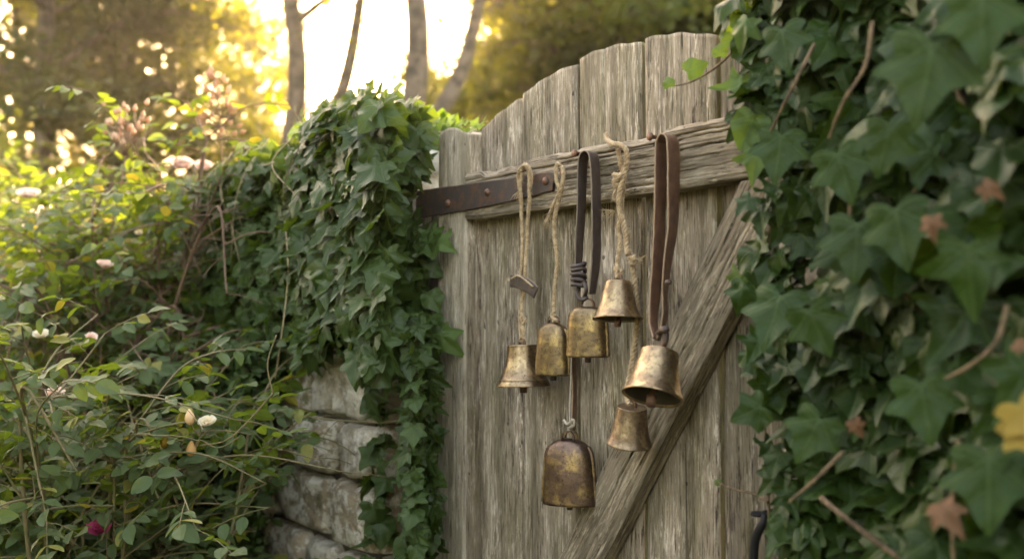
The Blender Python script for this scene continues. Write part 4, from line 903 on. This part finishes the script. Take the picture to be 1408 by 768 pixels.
# named leaves the photograph shows large
for (px, py, Z_, s_, tx, tz) in ((1285, 70, .93, .095, -.3, -1), (1330, 350, .98, .085, .1, -1), (1075, 420, 1.22, .085, -.3, -1), (1075, 200, 1.27, .075, -.2, -1), (1075, 55, 1.25, .07, .2, -.8), (1350, 5, .9, .08, 0, -1),
                                  (1230, 300, 1.05, .08, .3, -1), (1130, 590, 1.15, .07, -.6, -.8), (1360, 640, .95, .085, 0, -1), (1150, 225, 1.15, .075, .4, -1), (1180, 320, 1.1, .08, -.1, -1), (1225, 190, 1.0, .06, -.4, -1), (1050, 575, 1.27, .055, -.9, -.3), (1265, 540, 1.03, .075, .2, -1), (1110, 440, 1.15, .07, .5, -.8)):
    scatter(mb, IVY_HI[:1] if px != 1330 else IVY_HI[2:3], Wp(px, py - 18, Z_ - .02)[None], np.array([[.5, -1, .35]]) + rnd(1, .15), np.array([[tx * .57, tx * .4, tz]]), np.array([s_ * .85]), rng.uniform(.3, 1, 1))
# edge leaves, younger, hanging at the gate side
for (px, py, s_) in ((1012, 60, .05), (1020, 125, .055), (1028, 165, .06), (1018, 35, .045), (1030, 215, .05), (1022, 280, .035), (1008, 385, .05), (1012, 398, .045), (1018, 490, .04), (1035, 470, .045), (1045, 560, .045), (1062, 630, .04), (1068, 680, .04), (1070, 720, .04), (1058, 530, .035)):
    scatter(my if py % 2 else mb, IVY_HI, G(px + 12, py - 10, .09 + .03 * rng.random())[None], np.array([[.6, -1, .2]]) + rnd(1, .3), np.array([[-.35, -.1, -1]]) + rnd(1, .3), np.array([s_ * .95]), rng.random(1))
# sprig reaching left across the gate top
P_ = [G(1030, 45, .10), G(1008, 70, .10), G(985, 92, .09), G(960, 108, .09), G(940, 116, .085), G(920, 119, .08)]
V, F, uv = tube(cr(P_, 10), np.linspace(0.0026, 0.0010, 51), 7); stems.add(V, F, uv)
for (px, py, s_, t_) in ((953, 92, .036, (.9, 0, .35)), (919, 113, .020, (-.3, 0, .9)), (990, 68, .024, (.1, 0, 1.)), (1008, 45, .04, (-.2, 0, 1)), (1022, 20, .04, (.1, 0, 1))):
    p_ = G(px, py, .092); scatter(my, IVY_HI[:2], (p_ - unit(t_) * s_ * .45)[None], np.array([[.7, -1, -.05]]), np.array([t_]), np.array([s_]), np.array([.9]))
P_ = [G(1056, 690, .08), G(1035, 678, .075), G(1008, 672, .07), G(985, 661, .06)]
V, F, uv = tube(cr(P_, 10), np.linspace(0.0024, 0.0012, 31), 7); stems.add(V, F, uv)
scatter(my, IVY_HI[:2], G(990, 664, .06)[None], np.array([[.5, -1, .6]]), np.array([[-1, 0, .3]]), np.array([.012]), np.array([.9]))
for P_ in ([G(1056, 800, .06), G(1057, 700, .06), G(1052, 600, .05), G(1060, 500, .05)], [Wp(1180, 190, 1.15), Wp(1170, 250, 1.15), Wp(1165, 320, 1.15), Wp(1130, 335, 1.18)], [Wp(1385, 420, .93), Wp(1370, 470, .93), Wp(1330, 505, .95), Wp(1300, 520, .98)],
           [Wp(1318, 605, .95), Wp(1312, 660, .95), Wp(1310, 720, .95), Wp(1312, 800, .95)], [Wp(1120, 60, 1.2), Wp(1090, 120, 1.2), Wp(1060, 180, 1.25)], [Wp(1200, 30, 1.1), Wp(1190, 90, 1.1), Wp(1160, 140, 1.12), Wp(1140, 190, 1.15)], [Wp(1160, 620, 1.1), Wp(1120, 660, 1.12), Wp(1085, 690, 1.15)]):
    P2 = cr(P_, 10); V, F, uv = tube(P2, np.linspace(0.0026, 0.0016, len(P2)) * (1 + .4 * (vn(P2 * 150, 8) - .5)), 7); stems.add(V, F, uv)
for q in range(16):
    x0 = rng.uniform(1.0, 2.1); z0 = rng.uniform(.8, 1.7); pts = [np.array([x0 + rng.normal(0, .05), surf_r(np.array([x0]), np.array([z0]), .06)[0] - rng.random() * .03, z0 + t_ * .16]) for t_ in range(4)]
    V, F, uv = tube(cr(pts, 8), rng.uniform(.002, .004), 6); stems.add(V, F, uv)
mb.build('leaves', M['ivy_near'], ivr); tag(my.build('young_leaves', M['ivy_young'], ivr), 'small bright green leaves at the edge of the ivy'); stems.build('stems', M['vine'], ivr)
mb = MB()
for (px, py, Z_, s_) in ((1398, 566, .90, .045), (1396, 590, .90, .04)): scatter(mb, IVY_HI[:1], Wp(px, py - 14, Z_ - .03)[None], np.array([[.5, -1, .5]]), np.array([[.5, .2, -.8]]), np.array([s_]), np.array([.5]))
tag(mb.build('yellow_leaf', M['ivy_yellow'], ivr), 'yellowed leaf at the right edge')
for (px, py, Z_, s_) in ((1290, 700, .95, .042), (1280, 305, .98, .03), (1350, 262, .95, .028), (1172, 585, 1.10, .025), (1395, 480, .9, .02)):
    mb = MB(); T_ = IVY_HI[1]; T_ = IVY_HI[3]; scatter(mb, [T_], Wp(px, py - 8, Z_ - .03)[None], np.array([[.3, -1, .8]]) + rnd(1, .4), np.array([[.6, .2, -.4]]) + rnd(1, .4), np.array([s_ * .72]), rng.random(1) * .3)
    tag(mb.build('dead_leaf', M['ivy_brown'], ivr), 'curled brown leaf')

# ------------------------------------------------------------------ roses
def flower_mesh(r, petals=20, seed=0):
    mb = MB(); rg = random.Random(seed)
    for q in range(petals):
        f = q / petals; ang = q * 2.4; op = 0.10 + 0.95 * f; rr_ = r * (0.5 + 0.55 * f)
        u = np.linspace(-1, 1, 6); v = np.linspace(0, 1, 6); U, Vv = np.meshgrid(u, v)
        wdt = rr_ * 0.62 * np.sin(np.clip(Vv, 0.05, 1) * 2.2) ** 0.7 * 1.0
        out = rr_ * np.sin(op) * Vv ** 0.9 + 0.12 * rr_ * Vv ** 4 * f; hgt = rr_ * np.cos(op * 0.9) * Vv + 0.0 * Vv
        cupd = (1 - U ** 2) * rr_ * 0.22 * (1 - 0.3 * f)
        lx = U * wdt; ly = out + cupd * np.sin(Vv * 2.5) * 0.7 - rr_ * 0.05; lz_ = hgt * 1.0 - 0.06 * rr_ * U ** 2
        c_, s_ = math.cos(ang), math.sin(ang)
        V = np.stack([(lx * c_ - ly * s_).ravel(), (lx * s_ + ly * c_).ravel(), lz_.ravel()], -1)
        i_ = np.arange(5)[:, None] * 6; j_ = np.arange(5)[None]
        mb.add(V, np.stack([i_ + j_, i_ + j_ + 1, i_ + 6 + j_ + 1, i_ + 6 + j_], -1).reshape(-1, 4), None, 0.5 + 0.5 * f)
    return mb
def put_bloom(parent, p, r, mat, name='rose_bloom', tilt=None, label=None, petals=20, seed=0):
    o = flower_mesh(r, petals, seed).build(name, M[mat], parent, local=True)
    o.location = tuple(np.array(p) - np.array(parent.location)); o.rotation_euler = tilt or (rng.uniform(0.2, 1.0), rng.uniform(-0.4, 0.6), rng.uniform(0, 6))
    if label: o['label'] = label
    return o
def buds(mb, smb, P, n, r, seed=0):
    pass
def rose_bush(loc, n_canes, height, spread, label, seed, leaf=0.036, arch=0.5, lean=(0, 0), cl=None, twigs=9, dens=1.0, yellow=0.06, canemat='cane'):
    b = thing('rose_bush', (loc[0], loc[1], 0), label, 'rose bush', 'rose bushes in front of the wall'); rg = np.random.default_rng(seed)
    st = MB(); lp, ln, lt, ls = [], [], [], []; ends = []
    def leafy(P, T, ct):
        idx = np.linspace(len(P) * 0.12, len(P) - 1, max(2, ct)).astype(int)
        for ii in idx:
            az = rg.uniform(0, 2 * np.pi); rd_ = unit(T[ii] * 0.55 + np.array([math.cos(az), math.sin(az), rg.uniform(-.2, .45)])); L = leaf * rg.uniform(2.1, 3.0)
            rp = P[ii] + rd_ * L * np.linspace(0, 1, 4)[:, None] + np.array([0, 0, -0.2]) * (np.linspace(0, 1, 4) ** 2)[:, None] * L
            V, F, uv = tube(rp, 0.0009, 4, False); st.add(V, F, uv)
            up_ = unit(np.array([0, -0.25, 1.0]) + rg.normal(0, .35, 3)); sd_ = unit(np.cross(rd_, up_))
            for fr, sg in ((.45, 1), (.45, -1), (.78, 1), (.78, -1), (1.0, 0)):
                p_ = rp[0] + (rp[-1] - rp[0]) * fr
                lp.append(p_); lt.append(rd_ * (.55 if sg else 1) + sd_ * sg * .85 + rg.normal(0, .12, 3)); ln.append(up_ + sd_ * sg * .25 + rg.normal(0, .22, 3)); ls.append(leaf * (1.1 if sg == 0 else rg.uniform(.75, 1.0)))
    for c_ in range(n_canes):
        az = rg.uniform(0, 2 * np.pi); sp_ = spread * rg.uniform(.3, 1.0); h_ = height * rg.uniform(.65, 1.05)
        b0 = np.array([loc[0] + rg.normal(0, .06), loc[1] + rg.normal(0, .06), 0]); dx = np.array([math.cos(az) * sp_ + lean[0], math.sin(az) * sp_ * 0.7 + lean[1], 0])
        pts = [b0, b0 + dx * .22 + (0, 0, h_ * .42), b0 + dx * .55 + (0, 0, h_ * .78), b0 + dx * .9 + (0, 0, h_ * (1.0 - arch * .05)), b0 + dx * (1.15) + (0, 0, h_ * (1 - arch * .28))]
        pts = [p_ + rg.normal(0, .03, 3) * (i_ > 0) for i_, p_ in enumerate(pts)]
        P = cr(pts, 12); P[:, 2] = np.maximum(P[:, 2], 0); T = unit(np.gradient(P, axis=0))
        V, F, uv = tube(P, np.linspace(0.0065, 0.0022, len(P)), 7); st.add(V, F, uv)
        leafy(P[int(len(P) * .45):], T[int(len(P) * .45):], int(7 * dens))
        for q in range(twigs):
            ii = int(rg.uniform(.22, .98) * (len(P) - 1)); az2 = rg.uniform(0, 2 * np.pi); L = rg.uniform(.16, .42)
            d_ = unit(T[ii] * .5 + np.array([math.cos(az2), math.sin(az2), rg.uniform(0, .7)]))
            tp = cr([P[ii], P[ii] + d_ * L * .5 + (0, 0, .03), P[ii] + d_ * L + rg.normal(0, .03, 3)], 7); TT = unit(np.gradient(tp, axis=0))
            V, F, uv = tube(tp, np.linspace(0.0026, 0.0013, len(tp)), 5); st.add(V, F, uv); ends.append((tp[-1], TT[-1])); leafy(tp, TT, int(5 * dens))
    lp, ln, lt, ls = map(np.array, (lp, ln, lt, ls)); yl = rg.random(len(lp)) < yellow
    if cl is not None: kk = cl(lp); lp, ln, lt, ls, yl = lp[kk], ln[kk], lt[kk], ls[kk], yl[kk]
    mb = MB(); scatter(mb, ROSE_T, lp[~yl], ln[~yl], lt[~yl], ls[~yl], rg.random((~yl).sum())); mb.build('leaves', M['rose_leaf'], b)
    if yl.any(): mb = MB(); scatter(mb, ROSE_T, lp[yl], ln[yl], lt[yl], ls[yl], rg.random(yl.sum())); tag(mb.build('yellow_leaves', M['rose_yellow'], b), 'yellowing leaves')
    st.build('canes', M[canemat], b)
    return b, ends
OPEN = [(250, 231, 2.9, 26, 24), (279, 233, 2.95, 24, 22), (40, 272, 3.2, 26, 24), (144, 368, 2.5, 20, 20), (75, 545, 2.05, 18, 18), (136, 731, 1.95, 20, 22), (125, 466, 2.3, 14, 14), (57, 463, 2.4, 16, 16), (286, 583, 1.95, 22, 22),
        (262, 595, 1.95, 22, 40), (172, 180, 2.8, 34, 36), (302, 150, 2.9, 26, 60), (226, 608, 1.95, 12, 14), (490, 620, 9, 68, 165), (345, 330, 9, 95, 105), (304, 232, 3.0, 16, 16), (192, 322, 2.9, 12, 12)]
def clear(p_):
    q = p_ - CAM; z_ = q @ FWD; k_ = (z_ > 1.2) & (p_[:, 1] < -0.12); u_ = 704 + FPX * (q @ RIGHT) / np.maximum(z_, .1); v_ = 384 - FPX * (q @ UP) / np.maximum(z_, .1)
    for (a_, b_, zz_, rx_, ry_) in OPEN: k_ &= ~((z_ < zz_ + .03) & (((u_ - a_) / rx_) ** 2 + ((v_ - b_) / ry_) ** 2 < 1))
    return k_
bA = Wp(90, 560, 2.15); bB = Wp(170, 400, 2.9); bC = Wp(20, 350, 3.7); bD = Wp(250, 620, 2.6)
roseA, eA = rose_bush((bA[0], bA[1]), 22, 1.42, 0.42, 'near rose bush low at the left, glossy leaves and a magenta flower', 101, 0.040, cl=clear, twigs=10)
roseB, eB = rose_bush((bB[0], bB[1]), 24, 1.95, 0.62, 'tall rose bush with blush blooms and dry bud clusters against the woods', 102, 0.040, cl=clear, twigs=10, yellow=.05, canemat='cane_brown')
roseC, eC = rose_bush((bC[0], bC[1]), 19, 1.95, 0.7, 'farther sunlit rose bush at the left edge with pale pink flowers', 103, 0.045, cl=clear, twigs=9, yellow=.09)
roseD, eD = rose_bush((bD[0], bD[1]), 12, 1.25, 0.42, 'low rose bush before the ivy with peach and cream buds on long stems', 104, 0.036, cl=clear, twigs=8)
roseE, eE = rose_bush((bC[0] - 1.2, bC[1] + .25), 12, 2.05, 0.7, 'rearmost rose bush, mostly yellow-green leaves, beside the far end of the wall', 105, 0.05, cl=lambda p_: p_[:, 1] < -0.12, twigs=8, yellow=.12)
for (px, py, Z_, r, mat, b_, lb) in ((250, 231, 2.9, .030, 'petal_pink', roseB, None), (279, 233, 2.95, .026, 'petal_pink', roseB, None), (40, 272, 3.2, .032, 'petal_pink', roseC, None), (144, 368, 2.5, .022, 'petal_pink', roseB, None),
                                       (75, 545, 2.05, .019, 'petal_pink', roseA, None), (136, 731, 1.95, .022, 'petal_magenta', roseA, 'magenta flower'), (125, 466, 2.3, .014, 'petal_pink', roseA, None), (57, 463, 2.4, .018, 'petal_cream', roseA, None), (2, 710, 2.0, .02, 'petal_cream', roseA, None),
                                       (286, 583, 1.95, .016, 'petal_cream', roseD, 'open cream bud'), (304, 232, 3.0, .02, 'petal_pink', roseB, None), (192, 322, 2.9, .012, 'petal_cream', roseB, None)):
    put_bloom(b_, Wp(px, py, Z_), r * 1.1, mat, label=lb, seed=px, tilt=(rng.uniform(.35, .8), 0, math.atan2(CAM[1] - Wp(px, py, Z_)[1], CAM[0] - Wp(px, py, Z_)[0]) + math.pi / 2 + rng.normal(0, .3)))
def bud(parent, p, r, mat, d=(0, 0, 1), name='rosebud'):
    p = np.array(p); d = unit(np.array(d, float)); P = p + d * np.array([-1.4, -1.0, -.5, 0, .7, 1.4, 1.9])[:, None] * r
    mb = MB(); V, F, uv = tube(P, np.array([.25, .75, 1.0, 1.05, .85, .45, .08]) * r, 12); mb.add(V, F, uv, rng.random())
    return mb.build(name, M[mat], parent)
for (px, py, r, mat, d_) in ((261, 574, .0095, 'petal_peach', (-.3, 0, 1)), (263, 618, .0095, 'petal_peach', (0, 0, 1)), (226, 608, .008, 'ivy_yellow', (0, 0, 1)), (274, 565, .006, 'ivy_young', (.1, 0, 1))):
    bud(roseD, Wp(px, py, 1.95), r, mat, d_)
mb = MB()
for ends_ in ([(248, 640), (262, 628), (275, 600), (272, 570)], [(330, 600), (300, 615), (275, 605), (263, 622)], [(275, 600), (266, 588), (261, 578)], [(275, 602), (285, 592)], [(375, 540), (340, 580), (310, 605), (275, 612)], [(375, 540), (368, 500), (380, 460)]):
    P = cr([Wp(a, b_, 1.96) for a, b_ in ends_], 8); V, F, uv = tube(P, 0.0016, 6); mb.add(V, F, uv)
mb.build('flower_stems', M['cane'], roseD)
mb = MB(); pts = [(240, 652), (262, 640), (272, 634), (250, 618), (285, 628), (258, 668), (245, 660), (280, 648), (300, 622), (230, 605), (292, 640)]
scatter(mb, ROSE_T, np.array([Wp(a, b_, 1.95) for a, b_ in pts]), np.array([.5, -.6, .9]) + rnd(len(pts), .2), np.array([-.5, -.2, -.4]) + rnd(len(pts), .5), np.full(len(pts), .045), rng.random(len(pts)))
mb.build('leaves', M['rose_leaf'], roseD)
# dry bud cluster and spire
mb = MB(); bm = MB(); c0 = Wp(172, 215, 2.8)
for q in range(34):
    p_ = Wp(172 + rng.normal(0, 20), 172 + rng.uniform(-30, 28), 2.8 + rng.normal(0, .03)); V, F, uv = tube(cr([c0, c0 * .5 + p_ * .5 + rng.normal(0, .01, 3), p_], 6), 0.0012, 5); mb.add(V, F, uv)
    d_ = unit(p_ - c0 + np.array([0, 0, .05])); P = p_ + d_ * np.array([-.3, 0, .6, 1.3, 2.0])[:, None] * .009; V, F, uv = tube(P, np.array([.3, 1, 1.1, .7, .15]) * .0064, 8); bm.add(V, F, uv, rng.random())
V, F, uv = tube(cr([Wp(172, 215, 2.8), Wp(165, 260, 2.8), Wp(150, 330, 2.85)], 8), .002, 6); mb.add(V, F, uv)
mb.build('bud_stems', M['cane_brown'], roseB); tag(bm.build('bud_cluster', M['bud'], roseB), 'cluster of dry tan buds')
mb = MB(); bm = MB(); V, F, uv = tube(cr([Wp(305, 225, 2.9), Wp(303, 170, 2.9), Wp(298, 125, 2.9), Wp(297, 98, 2.9)], 8), np.linspace(.0026, .001, 25), 6); mb.add(V, F, uv)
V, F, uv = tube(cr([Wp(300, 320, 2.95), Wp(307, 270, 2.9), Wp(305, 225, 2.9)], 8), .0028, 6); mb.add(V, F, uv)
for q in range(44):
    t_ = rng.random(); p0_ = Wp(304 - 6 * t_, 205 - 100 * t_, 2.9); w_ = (26 * (1 - t_) + 8) / FPX * 2.9; az = rng.uniform(0, 6.28)
    p_ = p0_ + np.array([math.cos(az) * w_, math.sin(az) * w_, rng.uniform(0, .03)]); V, F, uv = tube(np.array([p0_, p_]), .0011, 5); mb.add(V, F, uv)
    d_ = unit(p_ - p0_ + np.array([0, 0, .02])); P = p_ + d_ * np.array([-.3, 0, .6, 1.3, 2.0])[:, None] * .0085; V, F, uv = tube(P, np.array([.3, 1, 1.1, .7, .15]) * .0060, 8); bm.add(V, F, uv, rng.random())
mb.build('spire_stem', M['cane_brown'], roseB); tag(bm.build('bud_spire', M['bud'], roseB), 'tall tan seed spire')
mb = MB(); pts = [(285, 148), (270, 150), (320, 158), (292, 175), (315, 150)]
scatter(mb, ROSE_T, np.array([Wp(a, b_, 2.9) for a, b_ in pts]), np.array([0, -.6, .9]) + rnd(len(pts), .3), RIGHT * np.array([-1, -1, 1, -1, 1])[:, None] + rnd(len(pts), .2), np.full(len(pts), .05), rng.random(len(pts))); mb.build('leaves', M['rose_yellow'], roseB)

# ------------------------------------------------------------------ trees
TL = (np.array([[0, 0, 0], [.34, .35, .06], [.30, .7, .05], [0, 1, -.05], [-.30, .7, .05], [-.34, .35, .06], [0, .5, 0]]), [np.array([[0, 1, 6], [1, 2, 6], [2, 3, 6], [3, 4, 6], [4, 5, 6], [5, 0, 6]])], np.array([[0, 0], [.34, .35], [.3, .7], [0, 1], [-.3, .7], [-.34, .35], [0, .5]]))
def make_tree(name, label, seed, H, crown0, cr_r, n_leaf, leaf, mat, fork=False, r0=.16, cat='tree', group='trees of the wood behind the wall', cl_r=.42, nb=26):
    t = thing(name, (0, 0, 0), label, cat, group); rg = np.random.default_rng(seed); tk = MB()
    pts = [(0, 0, -.1)] + [(rg.normal(0, .05) * q, rg.normal(0, .05) * q, H * .92 * q / 4) for q in range(1, 5)]; P = cr(pts, 10)
    V, F, uv = tube(P, np.linspace(r0, r0 * .25, len(P)), 10); tk.add(V, F, uv); tipsp = []
    if fork:
        Q = cr([P[14], P[14] + (.5, .3, .9), P[14] + (.75, .4, 2.2), P[14] + (1.0, .5, 4.0)], 8); V, F, uv = tube(Q, np.linspace(r0 * .6, r0 * .2, len(Q)), 8); tk.add(V, F, uv)
    for q in range(nb):
        z_ = crown0 + (H * .95 - crown0) * (q + rg.random()) / nb; ii = min(len(P) - 1, int(z_ / (H * .92) * (len(P) - 1))); az = q * 2.4 + rg.normal(0, .3)
        f = (z_ - crown0) / (H - crown0); L = cr_r * (math.sin(min(1, f * 1.1 + .22) * 2.9) * .8 + .25) * rg.uniform(.75, 1.2)
        d_ = np.array([math.cos(az), math.sin(az), .12 + .35 * f]); B_ = cr([P[ii], P[ii] + d_ * L * .5 + (0, 0, .12 * L), P[ii] + d_ * L + (0, 0, -.12 * L)], 6)
        V, F, uv = tube(B_, np.linspace(r0 * .28, r0 * .05, len(B_)), 6); tk.add(V, F, uv)
        for s_ in range(6):
            jj = rg.integers(4, len(B_)); e_ = B_[jj] + rg.normal(0, .32, 3) * (.5 + L * .3); V, F, uv = tube(np.array([B_[jj], e_]), [r0 * .06, r0 * .02], 4); tk.add(V, F, uv); tipsp.append(e_); tipsp.append(B_[jj])
    tipsp = np.array(tipsp); c_ = tipsp[rg.integers(0, len(tipsp), n_leaf)]; n_ = n_leaf
    pos = c_ + rg.normal(0, cl_r * .55, (n_, 3)) * np.array([1, 1, .6])
    mb = MB(); scatter_n = np.array([0, 0, 1.]) + rg.normal(0, .7, (n_, 3)); X_, Y_, Z_ = orient(scatter_n, rg.normal(0, 1, (n_, 3)) + (0, 0, -.3))
    batch(mb, TL, pos, X_, Y_, Z_, leaf * rg.uniform(.7, 1.25, n_), rg.random(n_))
    tk.build('trunk', M['bark'], t); mb.build('crown', M[mat], t, smooth=False); return t
def copy_tree(t, label):
    r = t.copy(); COL.objects.link(r); r['label'] = label
    for ch in t.children:
        c_ = ch.copy(); COL.objects.link(c_); c_.parent = r
    return r
tA = make_tree('broadleaf_tree', 'x', 1, 10.5, 1.9, 2.6, 19000, .12, 'tree_leaf')
tB = make_tree('broadleaf_tree', 'x', 2, 10.0, 1.7, 2.4, 18000, .12, 'tree_leaf_gold')
tC = make_tree('broadleaf_tree', 'x', 3, 12.0, 1.6, 2.8, 24000, .13, 'tree_leaf_dark')
tD = make_tree('broadleaf_tree', 'x', 4, 9.5, 4.6, 1.5, 1500, .09, 'tree_leaf_gold', True, .17, nb=12)
def at(t, px, Z_, rz, s_=1.0):
    p_ = CAM + Z_ * (vh + (px - 704) / FPX * RIGHT); t.location = (p_[0], p_[1], 0); t.rotation_euler = (0, 0, rz); t.scale = (s_, s_, s_)
first = {}
for (src, px, Z_, rz, s_, lb) in (
        (tC, 60, 13, .3, 1.0, 'dark leafy tree at the far left, trunk nearest the left edge'),
        (tA, 165, 15.5, 1.1, 1.1, 'green tree behind the tall rose bush with sunlit upper leaves'),
        (tB, 250, 19, 2.0, 1.0, 'golden backlit tree left of the bright gap in the wood'),
        (tC, -90, 17, 4.0, 1.1, 'dark tree only half inside the left edge'),
        (tB, 30, 21, 5.0, 1.2, 'golden tree deep in the wood behind the dark left tree'),
        (tD, 385, 11, .4, 1.0, 'slender forked tree standing alone in the bright sky gap'),
        (tA, 620, 26, 3.7, .78, 'small distant tree directly beneath the sun'),
        (tA, 604, 22, 1.7, .68, 'low rounded tree filling the gap under the sun'),
        (tD, 548, 9.5, 0.9, 1.0, 'slender bare-trunked tree just left of the sun'),
        (tC, 815, 14.5, .9, 1.0, 'dark tree right of the sun, above the low end of the gate arch'),
        (tA, 850, 13, 3.0, 1.0, 'green tree above the middle boards of the gate'),
        (tC, 960, 16, 5.1, 1.1, 'dark tree above the highest boards of the gate'),
        (tA, 1120, 14, 4.2, 1.1, 'green tree glimpsed over the top of the right ivy'),
        (tC, 738, 20, 5.6, .9, 'green tree close to the right of the sun, softened by its glow'),
        (tB, 708, 30, 1.6, 1.1, 'farthest golden tree in the glow right of the sun'),
        (tB, 850, 22, 1.6, 1.1, 'golden tree far behind the trees over the gate'),
        (tC, 775, 27, 2.9, 0.9, 'dark tree far off, low to the right of the sun'),
        (tA, 340, 27, 0.2, 1.0, 'pale distant tree low in the bright gap'),
        (tB, 1010, 24, 0.9, 1.2, 'golden distant tree behind the right end of the gate')):
    if src in first: o = copy_tree(src, lb)
    else: o = src; o['label'] = lb; first[src] = 1
    at(o, px, Z_, rz, s_)
sh = make_tree('shrub', 'x', 9, 2.7, .35, 1.0, 5200, .075, 'tree_leaf', False, .05, 'shrub', 'shrubs along the wood edge', .35, 16)
for i_, (px, Z_, s_, rz, lb) in enumerate(((60, 9, 1.0, 0, 'round shrub beyond the wall at the far left'), (190, 10, 1.0, 1, 'shrub beyond the wall behind the dry bud cluster'), (300, 9.5, .95, 2, 'sunlit shrub beyond the wall behind the seed spire'), (640, 12, .95, 3, 'shrub peeping over the ivy beside the stile'), (-40, 8, 1.1, 4, 'shrub beyond the wall cut by the left edge'), (760, 11, 1.1, 5, 'shrub behind the gate arch, low against the dark trees'))):
    o = sh if i_ == 0 else copy_tree(sh, lb); o['label'] = lb; at(o, px, Z_, rz, s_)

for i_, (x_, y_, rz, s_) in enumerate(((6.5, -5.5, 1, .9), (1.5, -9.5, 2, 1.0), (-2.5, -8.0, 3, .9), (-8, -7.5, 4, 1.0), (9.0, 1.5, 5, 1.0))):  # unseen trees added to block frontal sky light on gate and ivy
    o = copy_tree((tC, tA)[i_ % 2], ('unseen tree added behind the viewer on the right to cut sky light', 'unseen tree added straight across from the gate to cut sky light', 'unseen tree added across from the rose bushes to cut sky light', 'unseen tree added far off on the left to cut sky light', 'unseen tree added beyond the right ivy to cut sky light')[i_])
    o.location = (x_, y_, 0); o.rotation_euler = (0, 0, rz); o.scale = (s_, s_, s_); o['group'] = 'unseen trees added as light blockers'
for i_, (x_, y_, rz, s_) in enumerate(((3.6, -4.6, 1, 1.0), (0.6, -5.2, 2, 1.05), (-2.4, -5.0, 3, 1.0), (5.8, -2.4, 4, 1.0))):  # unseen shrubs added to darken the low horizon facing the gate
    o = copy_tree(sh, ('unseen shrub added behind the viewer to darken the low horizon', 'unseen shrub added opposite the bells to darken the low horizon', 'unseen shrub added opposite the roses to darken the low horizon', 'shrub at the viewer\'s right hand')[i_])
    o.location = (x_, y_, 0); o.rotation_euler = (0, 0, rz); o.scale = (s_ * 1.3, s_ * 1.3, s_); o['group'] = 'unseen shrubs added as light blockers'
# ------------------------------------------------------------------ haze
N = NT('haze_air'); vol = N.n('ShaderNodeVolumePrincipled', {'Color': (1.0, 0.95, 0.89), 'Density': 0.0005, 'Anisotropy': 0.82}).outputs[0]
N.t.links.new(vol, N.out.inputs[1])
mb = MB(); boxmesh(mb, (-92, -92, -1.3), (92, 92, 15)); hz = mb.build('haze', N.m, None, False); tag(hz, kind='stuff')
